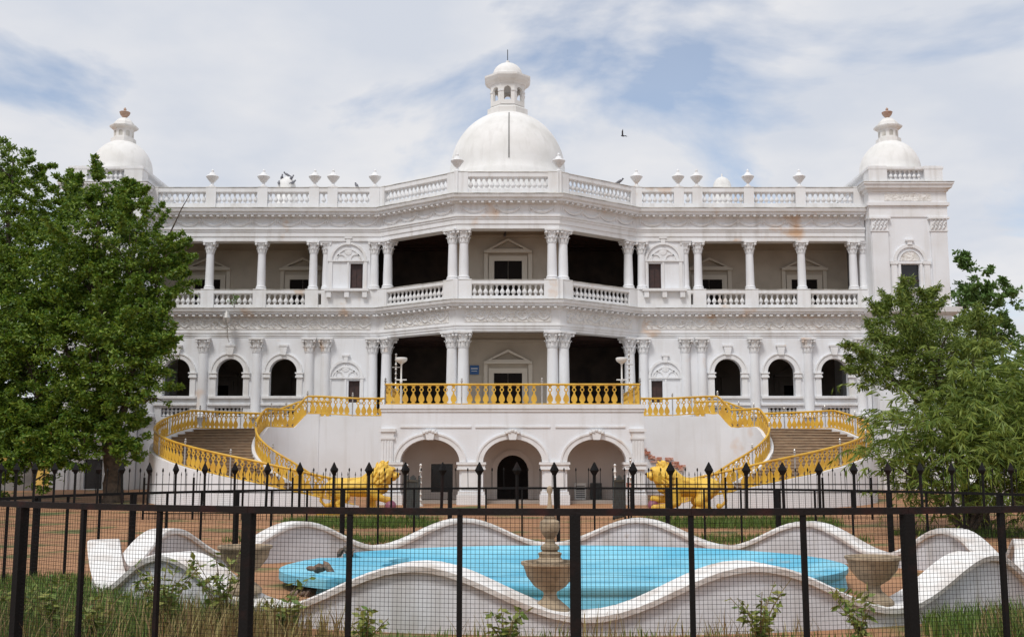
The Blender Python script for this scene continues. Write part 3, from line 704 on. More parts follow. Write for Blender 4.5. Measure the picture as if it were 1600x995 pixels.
# ------------------------------------------------------------------ curved staircases
RI, RO = 2.95, 7.55
KEY = [(90, 5.0), (105, 5.0), (119, 4.25), (157, 4.25), (200, 3.0), (262, 1.45), (296, .42)]
def zst(t):
    for (a, za), (b, zb) in zip(KEY[:-1], KEY[1:]):
        if t <= b: return za + (zb - za) * max(0, t - a) / (b - a)
    return KEY[-1][1]
def staircase(s):
    CX, CY = XS + s * 10.55, 57.0
    lab = ('curved white staircase with golden railing, its wall broken open to red brick' if s > 0 else
           'curved white staircase with golden railing, its landing wall unbroken, beside the leafy tree')
    t_ = thing('curved_staircase', lab, 'staircase', (CX, CY, g(CY)), 0, 'twin curved staircases')
    O = (CX, CY, g(CY))
    def pt(ang, r, z): return (CX - s * r * cos(R(ang)), CY + r * sin(R(ang)), z)
    # steps: full blocks, each an annular sector
    edges = [105 + i * (119 - 105) / 5 for i in range(6)]
    ztops = [5.0 - .15 * (i + 1) for i in range(5)]
    secs = [(edges[i], edges[i + 1], 5.0 - .15 * (i + 1)) for i in range(4)] + [(edges[4], 157, 4.25)]
    n = 24
    ang_ = [157]; target = [4.25 - (4.25 - .5) * (i + 1) / n for i in range(n)]
    for zt in target:
        a = ang_[-1]
        while a < 296 and zst(a) > zt: a += .2
        ang_.append(a)
    for i in range(n): secs.append((ang_[i], ang_[i + 1], target[i]))
    for (a0, a1, zt) in secs:
        if a1 - a0 < .3: continue
        k_ = max(1, int((a1 - a0) / 5)); vs = []; fs = []
        gz = .15
        for j in range(k_ + 1):
            a = a0 + (a1 - a0) * j / k_
            for (r, z) in ((RI + .01, gz), (RO - .01, gz), (RO - .01, zt), (RI + .01, zt)): vs.append(pt(a, r, z))
        for j in range(k_):
            for q in range(4): fs.append((j * 4 + q, j * 4 + (q + 1) % 4, (j + 1) * 4 + (q + 1) % 4, (j + 1) * 4 + q))
        fs += [(0, 1, 2, 3), tuple(k_ * 4 + q for q in (3, 2, 1, 0))]
        mb = MB().add(vs, fs)
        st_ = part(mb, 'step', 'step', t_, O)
        vs = []; fs = []; a2 = a1 + .35
        for j in range(k_ + 1):
            a = a0 + .02 + (a2 - a0 - .02) * j / k_
            for (r, z) in ((RI + .012, zt + .002), (RO - .012, zt + .002), (RO - .012, zt + .045), (RI + .012, zt + .045)): vs.append(pt(a, r, z))
        for j in range(k_):
            for q in range(4): fs.append((j * 4 + q, j * 4 + (q + 1) % 4, (j + 1) * 4 + (q + 1) % 4, (j + 1) * 4 + q))
        fs += [(0, 1, 2, 3), tuple(k_ * 4 + q for q in (3, 2, 1, 0))]
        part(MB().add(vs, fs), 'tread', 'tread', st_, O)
    # landing block towards the porch
    xa, xb = sorted((CX, XS + s * 6.2))
    part(MB().box(xa, xb, CY + RI - .35, CY + RO + .3, .2, 4.98), 'landing', 'plaster', t_, O)
    part(MB().prism([[(a[0], a[1]) for a in ([pt(90 + i * 3.0, RO, 0) for i in range(6)] + [pt(105 - i * 3.0, RI, 0) for i in range(6)])]], lambda a, b: (a, b, .2), lambda a, b: (a, b, 5.0)), 'landing', 'step', t_, O)
    # string walls, inner and outer
    for (r0, r1, nm) in ((RI - .38, RI, 'inner_wall'), (RO, RO + .38, 'outer_wall')):
        vs = []; fs = []; N_ = 70
        for j in range(N_ + 1):
            a = 90 + (297 - 90) * j / N_; zt = zst(a) + .10 + (.02 * sin(a * 1.7) if s > 0 else 0)
            for (r, z) in ((r0, .15), (r1, .15), (r1, zt), (r0, zt)): vs.append(pt(a, r, z))
        for j in range(N_):
            for q in range(4): fs.append((j * 4 + q, j * 4 + (q + 1) % 4, (j + 1) * 4 + (q + 1) % 4, (j + 1) * 4 + q))
        fs += [(0, 1, 2, 3), tuple(N_ * 4 + q for q in (3, 2, 1, 0))]
        part(MB().add(vs, fs), nm, 'plaster', t_, O, True)
    # railings
    rin = [(XS + s * 6.45, CY + RI - .18, 5.0), (XS + s * 8.5, CY + RI - .18, 5.0)] + [pt(a, RI - .18, zst(a) + .11) for a in range(92, 296, 3)]
    railing(rin, t_, O, .31, 7)
    rout = [pt(a, RO + .18, zst(a) + .11) for a in range(92, 297, 2)]
    railing(rout, t_, O, .31, 8)
    if s > 0:    # broken plaster band with exposed brick on the inner wall / landing front
        rng = random.Random(3)
        for i in range(46):
            t = i / 45; x = XS + 6.35 + t * 2.9; z = 3.05 - .95 * t ** 1.5 + .12 * sin(9 * t) + (rng.random() - .5) * (.34 if t > .12 else .8)
            part(MB().obox((x + rng.uniform(-.08, .08), CY + RI - .40 + rng.uniform(-.02, .02), z), rng.uniform(.16, .3), .13, rng.uniform(.07, .13), rng.uniform(-.06, .06)), 'brick', 'brick_red', t_, O)
    else:
        part(MB().box(XS - 6.2 - .02, XS - 6.2, CY + RI - 3.2, CY + RI - .35, .3, .9), 'wall_base', 'plaster', t_, O)
    return t_
staircase(-1); staircase(1)

# ------------------------------------------------------------------ lamps and poles on the terrace
def dish_lamp(x, y, lab):
    t_ = thing('terrace_lamp', lab, 'lamp', (x, y, 5.17), 0, 'dish lamps on the terrace')
    MB().lathe([(.16, 0), (.16, .06), (.05, .1), (.045, 1.2), (.07, 1.25), (.07, 1.3), (.04, 1.34), (.04, 2.1), (.1, 2.2)], 10).build('pole', 'white_metal', t_, smooth=True)
    MB().tube([(-.27, 0, 1.36), (.27, 0, 1.36)], .03, 6).build('cross_arm', 'white_metal', t_)
    MB().lathe([(.1, 2.18), (.25, 2.28), (.29, 2.36), (.29, 2.44), (.24, 2.47)], 16).build('lamp_dish', 'white_metal', t_, smooth=True)
dish_lamp(-5.12, 54, 'white dish lamp on the terrace, on the side of the standing lion')
dish_lamp(5.85, 54, 'white dish lamp on the terrace, on the side of the brick-scarred staircase')
def deco_pole(x, y, z, h, lab, m='steel', grp='turned metal poles'):
    t_ = thing('turned_pole', lab, 'pole', (x, y, z), 0, grp)
    pr = [(.14, 0), (.14, .08)]; k_ = 0; zz_ = .1
    while zz_ < h - .3:
        pr += [(.04, zz_), (.04, zz_ + .14), (.075, zz_ + .18), (.05, zz_ + .22)]; zz_ += .26
    pr += [(.04, h - .1), (.07, h - .06), (.02, h)]
    MB().lathe(pr, 8).build('shaft', m, t_, smooth=True)
    if h > 2: MB().tube([(-.22, 0, h * .78), (.22, 0, h * .78)], .025, 5).build('cross_arm', m, t_)
    if h > 2: MB().obox((-.1, -.02, .9), .2, .16, .2).build('switch_box', 'brick_red', t_)
deco_pole(X0 - .22, 60.2, 4.98, 3.5, 'tall turned metal pole at the head of the unbroken staircase', grp='tall poles beside the terrace')
deco_pole(X1 + .22, 60.2, 4.98, 3.7, 'tall turned metal pole at the head of the brick-scarred staircase', grp='tall poles beside the terrace')
for (x, y, h, l) in ((-4.45, 50.6, 1.95, 'short cream turned post before the porch arch holding the window'), (-3.85, 51.0, 1.95, 'short white turned post beside the window arch pier of the porch'),
                     (5.15, 50.8, 1.95, 'short white turned post inside the porch arch with grey boxes'), (5.85, 50.6, 2.3, 'silver turned post before the porch pier beside the reclining lion')):
    deco_pole(x, y, g(y), h, l, 'white_metal' if h < 2 else 'steel', 'turned posts before the porch')

# wall plaque in the gallery
sg = MB().box(-2.15, -1.6, 65.40, 65.45, 7.75, 8.3).build('wall_sign', 'blue_sign')
tag(sg, 'small blue sign board on the gallery wall beside the pedimented door', 'sign')
sl = MB().box(-2.08, -1.68, 65.392, 65.398, 8.08, 8.13).box(-2.05, -1.72, 65.392, 65.398, 7.94, 7.97).build('sign_lettering', 'white_metal', sg)
# boxes and pot stored in the porch
for (x, y, l) in ((3.75, 54.4, 'pale grey cabinet standing under the porch arch beside the pier'), (4.55, 54.6, 'darker grey cabinet standing under the porch arch, next to the pale one')):
    t_ = thing('cabinet', l, 'cabinet', (x, y, .66), 0, 'cabinets stored in the porch')
    MB().box(-.28, .28, -.2, .2, 0, .8).build('case', 'white_metal' if x < 4 else 'gate_iron', t_)
    gr = MB()
    for i in range(7): gr.box(-.22, .22, -.215, -.2, .1 + i * .09, .14 + i * .09)
    gr.build('grille', 'gate_iron', t_)

# ------------------------------------------------------------------ lions
def lion(name, lab, loc, rz, mirror, reclining):
    t_ = thing(name, lab, 'statue', loc, rz, 'golden lion statues')
    bm = bmesh.new(); rng = random.Random(11)
    def ball(c, r, s=(1, 1, 1), rot=None):
        M = Matrix.Translation(c) @ (rot or Matrix()) @ Matrix.Diagonal((r * s[0], r * s[1], r * s[2], 1))
        bmesh.ops.create_icosphere(bm, subdivisions=2, radius=1, matrix=M)
    def chain(pts, n=7):
        for (a, ra), (b, rb) in zip(pts[:-1], pts[1:]):
            a_, b_ = Vector(a), Vector(b)
            for i in range(n + 1): t = i / n; ball(a_.lerp(b_, t), ra + (rb - ra) * t)
    chain([((-1.15, 0, 1.12), .46), ((-.6, 0, 1.14), .43), ((.0, 0, 1.14), .47), ((.5, 0, 1.22), .55)])
    chain([((.5, 0, 1.3), .55), ((.95, 0, 1.62), .50)])
    ball((1.05, 0, 1.66), .58, (.9, .95, 1.05)); ball((.78, 0, 1.42), .60, (1, .95, 1.1))
    ball((1.32, 0, 1.78), .36, (1, .95, 1)); ball((1.58, 0, 1.68), .23, (1.25, .95, .8)); ball((1.52, 0, 1.50), .15, (1.3, .9, .6))
    ball((1.78, 0, 1.74), .085); ball((1.45, 0, 1.98), .2, (1.2, 1.1, .6))
    for q in (-1, 1):
        ball((1.1, q * .34, 2.12), .13, (.6, 1, 1.2)); ball((1.52, q * .17, 1.90), .10)
        ball((1.66, q * .12, 1.63), .13)
    for i in range(300):      # mane tufts
        th_ = rng.uniform(0, 2 * pi); u_ = rng.uniform(-.55, .9); rr = math.sqrt(max(0, 1 - u_ * u_ * .8))
        c = Vector((.92 - .55 * u_ * .6 + rng.uniform(-.12, .22), .56 * rr * sin(th_), 1.60 + .66 * rr * cos(th_) - .30 * max(0, u_)))
        if c.x > 1.38 and abs(c.y) < .3: continue
        d = Vector((-.5, c.y * .9, -.8)).normalized()
        ball(c, rng.uniform(.055, .085), (.8, .8, 2.3), d.to_track_quat('Z', 'X').to_matrix().to_4x4())
    for q in (-1, 1):
        if reclining:
            chain([((-.95, q * .36, .95), .40), ((-.55, q * .52, .50), .27), ((-.95, q * .52, .16), .16), ((-.45, q * .54, .12), .15)])
            chain([((.62, q * .34, 1.0), .33), ((.5, q * .44, .45), .22), ((1.0, q * .4, .22), .17), ((1.55, q * .36, .2), .15)] if q > 0 else
                  [((.62, q * .34, 1.0), .33), ((.75, q * .40, .6), .22), ((1.2, q * .36, .55), .17), ((1.5, q * .34, .58), .16)])
        else:
            fx_ = -.18 * q
            chain([((-1.05, q * .3, 1.0), .38), ((-.82 + fx_, q * .34, .68), .25), ((-1.12 + fx_, q * .34, .40), .15), ((-1.02 + fx_, q * .34, .12), .13), ((-.86 + fx_, q * .34, .09), .14)])
            if q < 0: chain([((.6, q * .32, .95), .30), ((.85, q * .34, .72), .20), ((1.2, q * .34, .58), .15), ((1.42, q * .34, .54), .16)])
            else: chain([((.55, q * .32, .95), .30), ((.55, q * .34, .5), .18), ((.6, q * .34, .14), .14), ((.74, q * .34, .09), .15)])
    chain([((-1.5, 0, 1.25), .12), ((-1.78, .05, .95), .085), ((-1.85, .1, .5), .07), ((-1.65, .15, .28), .07), ((-1.5, .2, .26), .14)])
    me = bpy.data.meshes.new('body'); bm.to_mesh(me); bm.free()
    o = inst('body', me)
    md = o.modifiers.new('r', 'REMESH'); md.mode = 'VOXEL'; md.voxel_size = .026
    sm = o.modifiers.new('s', 'SMOOTH'); sm.factor = .5; sm.iterations = 1
    dg = bpy.context.evaluated_depsgraph_get(); dg.update()
    new = bpy.data.meshes.new_from_object(o.evaluated_get(dg)); o.modifiers.clear(); o.data = new
    new.materials.clear(); new.materials.append(MATS['gold_lion'])
    for p in new.polygons: p.use_smooth = True
    o.parent = t_; o.location = (0, 0, .32)
    for q in (-1, 1): MB().lathe([(.005, -.05), (.04, -.03), (.05, 0), (.04, .03), (.005, .05)], 8).build('eye', 'red_eye', t_, (1.62, q * .2, 2.24))
    MB().lathe([(.01, -.05), (.06, -.03), (.07, .01), (.01, .05)], 8).build('nose', 'red_eye', t_, (1.86, 0, 2.07))
    MB().box(1.62, 1.78, -.1, .1, 1.87, 1.91).build('mouth', 'red_eye', t_)
    pl = MB().box(-1.95, 2.05, -.75, .75, -.35, .16).box(-1.9, 2.0, -.7, .7, .16, .34)
    pl.build('plinth', 'gold', t_)
    bl = MB().lathe([(.01, -.27), (.15, -.22), (.24, -.12), (.27, 0), (.24, .12), (.15, .22), (.01, .27)], 14)
    bl.build('ball', 'purple', t_, (1.5, -.36 if not reclining else -.36, .60), smooth=True)
    t_.scale = (.9, .9, .9)
    return t_
lion('lion_statue', 'golden lion statue standing with one paw raised on a purple ball', (-6.05, 46.6, g(46.6) - .2), 0, 1, False)
lion('lion_statue', 'golden lion statue crouching low on its plinth before the brick-scarred wall', (7.75, 46.6, g(46.6) - .2), pi, -1, True)

# ------------------------------------------------------------------ fountain
FX, FY, FA, FB = 1.4, 22.3, 9.05, 7.0
fo = thing('fountain', 'empty blue basin inside a wavy topped white oval wall', 'fountain', (FX, FY, 0))
FO = (FX, FY, 0)
def wavez(t): return .62 + .33 * cos(12 * (t - R(-75)))
NW = 240
def ringmesh(prof_fn, mb):
    vs = []; k_ = None
    for i in range(NW):
        t = 2 * pi * i / NW; pr = prof_fn(t); k_ = len(pr)
        for (off, z) in pr: vs.append((FX + (FA + off) * cos(t), FY + (FB + off) * sin(t), z))
    fs = [(i * k_ + j, ((i + 1) % NW) * k_ + j, ((i + 1) % NW) * k_ + (j + 1) % k_, i * k_ + (j + 1) % k_) for i in range(NW) for j in range(k_)]
    return mb.add(vs, fs)
part(ringmesh(lambda t: [(0, -.2), (0, wavez(t) - .10), (-.36, wavez(t) - .10), (-.36, -.2)], MB()), 'wavy_wall', 'fountain_wall', fo, FO, True)
part(ringmesh(lambda t: [(.09, wavez(t) - .11), (.11, wavez(t) - .03), (.07, wavez(t)), (-.44, wavez(t) + .01), (-.46, wavez(t) - .04), (-.44, wavez(t) - .11)], MB()), 'coping', 'coping', fo, FO, True)
# basin: bowl with rim, broken open on one side
BA, BB = 5.35, 4.4
def bowl(t0, t1, drop, name, tilt=0):
    vs = []; fs = []; N_ = 90
    pr = [(.10, -.05), (.06, .22), (.12, .30), (.12, .38), (0, .41), (-.20, .41), (-.25, .37), (-.5, .29), (-1.1, .20), (-2.0, .13), (-2.9, .09), (-3.6, .075)]
    k_ = len(pr)
    for i in range(N_ + 1):
        t = R(t0 + (t1 - t0) * i / N_)
        for (o, z) in pr: vs.append((FX + .1 + (BA + o) * cos(t), FY + (BB + o) * sin(t), z + drop + tilt * (cos(t) + .8)))
    for i in range(N_):
        for j in range(k_ - 1): fs.append((i * k_ + j, (i + 1) * k_ + j, (i + 1) * k_ + j + 1, i * k_ + j + 1))
    fs += [tuple(range(k_)), tuple(N_ * k_ + j for j in range(k_))[::-1]]
    return part(MB().add(vs, fs), name, 'pool_blue', fo, FO, True)
bowl(-148, 152, 0, 'basin')
sl_o = [((BA + .25) * cos(R(a)), (BB + .25) * sin(R(a))) for a in range(157, 222, 4)]
sl_i = [(BA * .66 * cos(R(a)) + .12 * sin(a), BB * .66 * sin(R(a)) + .1 * cos(a * 2)) for a in range(218, 156, -5)]
part(MB().prism([[(FX + a, FY + b) for a, b in sl_o + sl_i]], lambda a, b: (a, b, .20 + .03 * (a - FX + 4)), lambda a, b: (a, b, .36 + .03 * (a - FX + 4))), 'broken_rim', 'pool_blue', fo, FO)
bf = part(MB().lathe([(1, 0), (1, .07)], 64, (0, 0, 0)), 'basin_floor', 'pool_blue', fo, (0, 0, 0)); bf.scale = (BA - 2.2, BB - 2.2, 1); bf.location = (.1, 0, 0)
rng = random.Random(5)
for (ta, n) in ((153.5, 9), (-149.5, 9), (157, 5)):
    for i in range(n):
        r_ = rng.uniform(-.5, .6); t = R(ta + rng.uniform(-2.5, 2.5))
        bmx = MB().lathe([(.02, 0), (.7, .1), (1, .5), (.6, .95), (.05, 1)], 6)
        s_ = rng.uniform(.06, .15)
        o = part(bmx, 'rubble', 'rubble', fo, (0, 0, 0)); o.scale = (s_ * 1.4, s_, s_); o.rotation_euler = (rng.random(), rng.random(), rng.random() * 6)
        o.location = (.1 + (BA + r_) * cos(t), (BB + r_) * sin(t), (.03 if r_ > .15 else .42 if r_ > -.25 else .15))

# stone urns in the wall's troughs
def stone_urn(x, y, z, lab, tiered=False):
    t_ = thing('stone_urn', lab, 'urn', (x, y, z), 0, 'stone urns on the fountain wall')
    MB().lathe([(.31, 0), (.31, .06), (.27, .10), (.22, .14), (.12, .22), (.10, .28), (.12, .34)], 16).build('foot', 'stone', t_, smooth=True)
    n = 24; vs = []; pr = [(.12, .32), (.24, .40), (.36, .56), (.42, .70), (.46, .73), (.46, .77), (.40, .77), (.34, .62), (.05, .56)]
    for (r_, z_) in pr:
        for i in range(n):
            rr = r_ * (1 + (.07 * (1 if i % 2 else -1) if .38 < z_ < .68 and r_ > .2 else 0)); a = 2 * pi * i / n; vs.append((rr * cos(a), rr * sin(a), z_))
    MB().add(vs, [(j * n + i, j * n + (i + 1) % n, (j + 1) * n + (i + 1) % n, (j + 1) * n + i) for j in range(len(pr) - 1) for i in range(n)]).build('bowl', 'stone', t_, smooth=True)
    t_.scale = (.88, .88, .9)
    if tiered:
        MB().lathe([(.20, .55), (.22, .78), (.17, .84), (.19, .90), (.12, .93), (.15, .96), (.15, 1.0), (.08, 1.05), (.07, 1.12), (.13, 1.20), (.165, 1.30), (.155, 1.38), (.09, 1.42), (.10, 1.45), (.05, 1.48)], 16).build('vase', 'stone', t_, smooth=True)
        MB().lathe([(.05, 1.47), (.10, 1.49), (.13, 1.53), (.125, 1.56), (.08, 1.58), (.04, 1.59)], 16).build('upper_dish', 'stone', t_, smooth=True)
        MB().lathe([(.04, 1.58), (.028, 1.74), (.024, 1.80), (.05, 1.85), (.04, 1.91), (.01, 1.93)], 10).build('spout', 'stone', t_, smooth=True)
def trough(deg): t = R(deg); return FX + (FA - .18) * cos(t), FY + (FB - .18) * sin(t), wavez(t) - .005
x, y, z = trough(-90); stone_urn(x - .48, y + .03, z, 'tiered stone fountain urn with vase and dish above its fluted bowl', True)
x, y, z = trough(-61); stone_urn(x, y, z, 'squat bare fluted stone urn on the wall beside the basin\'s unbroken end')
x, y, z = trough(-124.5); stone_urn(x, y, z, 'squat fluted stone urn half hidden by a yellowing weed on the fountain wall')

# ------------------------------------------------------------------ ring fence (spears in front, pickets behind)
RCX, RCY, RR = 1.4, 21.0, 11.0
ST = .0955; A0 = -.04
def rp_(k_, r=RR): a = A0 + k_ * ST; return Vector((RCX + r * sin(a), RCY - r * cos(a), 0)), a
HEAD = MB().lathe([(.015, 0), (.015, .30), (.043, .345), (.004, .42)], 4).mesh('spear', 'iron')
ROD = MB().lathe([(.009, 0), (.009, .46), (.022, .49), (.022, .53), (.004, .57)], 6).mesh('picket', 'iron')
def mesh_panel(p, q, z0, z1, cell, rad):
    mb = MB(); d = (q - p); L = d.length; d.normalize(); nrm = Vector((d.y, -d.x, 0))
    def wire(a, b):
        ax = (b - a).normalized(); s1 = nrm * rad; s2 = ax.cross(nrm) * rad
        vs = [a + s1, a - s1 * .5 + s2 * .87, a - s1 * .5 - s2 * .87]; vs += [v_ + (b - a) for v_ in vs]
        mb.add(vs, [(0, 1, 4, 3), (1, 2, 5, 4), (2, 0, 3, 5)])
    n = int(L / cell)
    for i in range(n): c = p + d * ((i + .5) * L / n); wire(Vector((c.x, c.y, z0)), Vector((c.x, c.y, z1)))
    m2 = int((z1 - z0) / cell)
    for j in range(m2): z = z0 + (j + .5) * (z1 - z0) / m2; wire(Vector((p.x, p.y, z)) + nrm * rad * 1.2, Vector((q.x, q.y, z)) + nrm * rad * 1.2)
    return mb
fa = thing('spear_fence', 'dark iron mesh fence with diamond spear heads above its rail, before the fountain', 'fence', (RCX, RCY - RR, 0))
FAO = (RCX, RCY - RR, 0)
KA = 14
RAIL = 1.885
rail = MB()
for k_ in range(-KA, KA):
    p, a = rp_(k_); q, b = rp_(k_ + 1)
    for z0, z1, hw in ((RAIL - .032, RAIL + .032, .03),):
        d = (q - p).normalized(); nrm = Vector((d.y, -d.x, 0)) * hw
        vs = [p + nrm, p - nrm, q - nrm, q + nrm]; rail.add([(v_.x, v_.y, z0) for v_ in vs] + [(v_.x, v_.y, z1) for v_ in vs], [(3, 2, 1, 0), (4, 5, 6, 7), (0, 1, 5, 4), (1, 2, 6, 5), (2, 3, 7, 6), (3, 0, 4, 7)])
part(rail, 'rail', 'rail_iron', fa, FAO)
for k_ in range(-KA, KA + 1):
    p, a = rp_(k_); thick = (k_ % 3 == 0)
    wd_ = .10 if thick else .045
    part(MB().obox((p.x, p.y, -.1), wd_, wd_, RAIL + .07, a), 'post', 'iron', fa, FAO)
    if k_ == KA: break
    q, b = rp_(k_ + 1)
    part(mesh_panel(p, q, .13, RAIL - .04, .039, .0020), 'wire_mesh', 'iron', fa, FAO)
    for f_ in (1 / 6, .5, 5 / 6):
        c = p.lerp(q, f_); o_ = inst('spear', HEAD, fa, Vector((c.x, c.y, RAIL + .03)) - Vector(FAO), a); o_.rotation_euler[0] = random.gauss(0, .012); o_.rotation_euler[1] = random.gauss(0, .014)
fb = thing('picket_fence', 'dark iron mesh fence with thin ball tipped rods curving behind the fountain', 'fence', (RCX, RCY + RR, 0))
FBO = (RCX, RCY + RR, 0); RB = 1.66
KB = int(round(2 * pi / ST)) - KA
rail = MB()
for k_ in range(KA, KB):
    p, a = rp_(k_); q, b = rp_(k_ + 1) if k_ + 1 < KB else rp_(-KA)
    for z0, z1, hw in ((RB - .03, RB + .03, .03),):
        d = (q - p).normalized(); nrm = Vector((d.y, -d.x, 0)) * hw
        vs = [p + nrm, p - nrm, q - nrm, q + nrm]; rail.add([(v_.x, v_.y, z0) for v_ in vs] + [(v_.x, v_.y, z1) for v_ in vs], [(3, 2, 1, 0), (4, 5, 6, 7), (0, 1, 5, 4), (1, 2, 6, 5), (2, 3, 7, 6), (3, 0, 4, 7)])
    if k_ > KA: 
        wd_ = .11 if k_ % 3 == 0 else .045
        part(MB().obox((p.x, p.y, -.1), wd_, wd_, RB + .09, a), 'post', 'iron', fb, FBO)
    part(mesh_panel(p, q, .13, RB - .03, .05, .0016), 'wire_mesh', 'iron', fb, FBO)
    for f_ in (1 / 6, .5, 5 / 6):
        c = p.lerp(q, f_); o_ = inst('picket', ROD, fb, Vector((c.x, c.y, RB + .02)) - Vector(FBO), a); o_.rotation_euler[1] = random.gauss(0, .015)
part(rail, 'rail', 'iron', fb, FBO)

# inner fence before the stairs, in two runs, with open gate leaves
PK = MB().lathe([(.011, 0), (.011, 1.72), (.024, 1.75), (.018, 1.79), (.002, 1.88)], 5).mesh('picket', 'iron')
for s, x0, x1, l in ((-1, -14.2, -3.9, 'low iron picket fence before the standing lion'), (1, 5.0, 15.6, 'low iron picket fence before the crouching lion')):
    Yc = 43.6; gz = g(Yc)
    t_ = thing('iron_fence', l, 'fence', (x0, Yc, gz), 0, 'low iron fences before the stairs')
    rl = MB()
    for z in (.25, 1.06, 1.38): MB().box(0, x1 - x0, -.018, .018, z - .02, z + .02).build('rail', 'iron', t_)
    n = int((x1 - x0) / .24)
    for i in range(n + 1): inst('picket', PK, t_, (i * (x1 - x0) / n, .0, 0)).rotation_euler[1] = random.gauss(0, .008)
    for i in range(0, n + 1, 8): MB().obox((i * (x1 - x0) / n, .05, -.1), .07, .07, 1.75).build('post', 'iron', t_)
    xg = x1 if s < 0 else x0
    gt = thing('gate_leaf', 'open grey iron gate leaf swung back beside the %s lion' % ('standing' if s < 0 else 'crouching'), 'gate', (xg + s * -.15, Yc - .1, g(Yc)), -pi / 2 - s * .3, 'open iron gate leaves')
    fr = MB().box(0, 2.2, -.03, .03, .12, .2).box(0, 2.2, -.03, .03, 1.5, 1.58).box(0, .08, -.031, .031, .0, 1.75).box(2.12, 2.2, -.031, .031, .1, 1.75)
    fr.build('frame', 'gate_iron', gt)
    for i in range(9): MB().box(.2 + i * .22, .25 + i * .22, -.02, .02, .2, 1.5 + .25 * sin(i / 8 * pi)).build('bar', 'gate_iron', gt)

# ------------------------------------------------------------------ plants
def leaf_cloud(clumps, per, leaf, rng, spread, narrow=.5, droop=0., flat=.55):
    vs = []; fs = []
    for (c, rad) in clumps:
        n = int(per * (.6 + .8 * rng.random()))
        for _ in range(n):
            d = Vector((rng.gauss(0, 1), rng.gauss(0, 1), rng.gauss(0, 1) * flat)); d *= spread * rad / 2.0
            p = Vector(c) + d
            L = leaf * rng.uniform(.6, 1.3); W = L * narrow
            ax = Vector((rng.gauss(0, 1), rng.gauss(0, 1), rng.gauss(0, .7) - droop)).normalized()
            sd_ = ax.cross(Vector((rng.gauss(0, 1), rng.gauss(0, 1), rng.gauss(0, 1) + .6))).normalized()
            up = ax.cross(sd_) * W * .25
            o = len(vs)
            vs += [p, p + ax * L * .5 + sd_ * W * .5 + up, p + ax * L, p + ax * L * .5 - sd_ * W * .5 + up]
            fs.append((o, o + 1, o + 2)); fs.append((o, o + 2, o + 3))
    return vs, fs
def tree(name, lab, base, limbs, blobs, nclump, per, leaf, m, seed, trunk_r, narrow=.5, droop=0., group=None, spread=.55, sprigs=0, flat=.55):
    rng = random.Random(seed)
    t_ = thing(name, lab, 'tree', base, 0, group)
    B_ = Vector(base); tk = MB()
    for l in limbs:
        pts = [Vector(p) for p in l[0]]; fine = []
        for a, b in zip(pts[:-1], pts[1:]):
            for i in range(4): fine.append(a.lerp(b, i / 4) + Vector((rng.uniform(-.08, .08), rng.uniform(-.08, .08), 0)))
        fine.append(pts[-1]); n = len(fine)
        tk.tube(fine, [l[1] + (l[2] - l[1]) * i / (n - 1) for i in range(n)], 9)
    clumps = []; tot = sum(b[3] ** 2 for b in blobs)
    for (x, y, z, r) in blobs:
        k_ = max(3, int(nclump * r * r / tot))
        for _ in range(k_):
            d = Vector((rng.gauss(0, 1), rng.gauss(0, 1), rng.gauss(0, 1))).normalized() * r * (rng.random() ** .38)
            d.x *= 1.0 + .15 * rng.random(); cr = rng.uniform(.35, .85) * (.5 + .25 * r)
            clumps.append((Vector((x, y, z)) + d, min(cr, 1.0)))
            if rng.random() < .10: tk.tube([Vector((x, y, z)) - Vector((0, 0, r * .4)), Vector((x, y, z)) + d * .5, Vector((x, y, z)) + d], [.05, .03, .012], 4)
        for _ in range(int(sprigs * r)):       # shoots that break the outline
            d = Vector((rng.gauss(0, 1), rng.gauss(0, .6), abs(rng.gauss(.6, .8)))).normalized()
            for q in range(5): clumps.append((Vector((x, y, z)) + d * r * (.9 + .13 * q), .42 - .06 * q))
    vs, fs = leaf_cloud(clumps, per, leaf, rng, spread, narrow, droop, flat)
    part(tk, 'trunk', 'bark', t_, base, True)
    cm = MB(); cm.v = [tuple(v_ - B_) for v_ in vs]; cm.f = fs
    me = bpy.data.meshes.new('crown'); me.from_pydata(cm.v, [], cm.f); me.materials.append(MATS[m])
    inst('crown', me, t_)
    return t_
gz = g(53)
LT = [(-20.57, 54, 12.1, 3.3), (-22.7, 54, 10.2, 3.2), (-18.4, 53, 12.4, 2.1), (-17.2, 53, 11.0, 1.5), (-20.8, 54, 15.6, 1.6), (-18.7, 53, 15.0, 1.0), (-22.8, 55, 14.9, 1.8),
      (-19.96, 53, 7.6, 3.1), (-22.7, 53, 6.6, 2.6), (-18.1, 52, 7.6, 2.1), (-17.2, 52, 5.8, 1.2), (-18.7, 52.5, 4.6, 1.4), (-21.0, 53, 4.6, 1.6), (-17.5, 52.5, 9.4, 1.5), (-24.3, 54, 5.6, 1.7)]
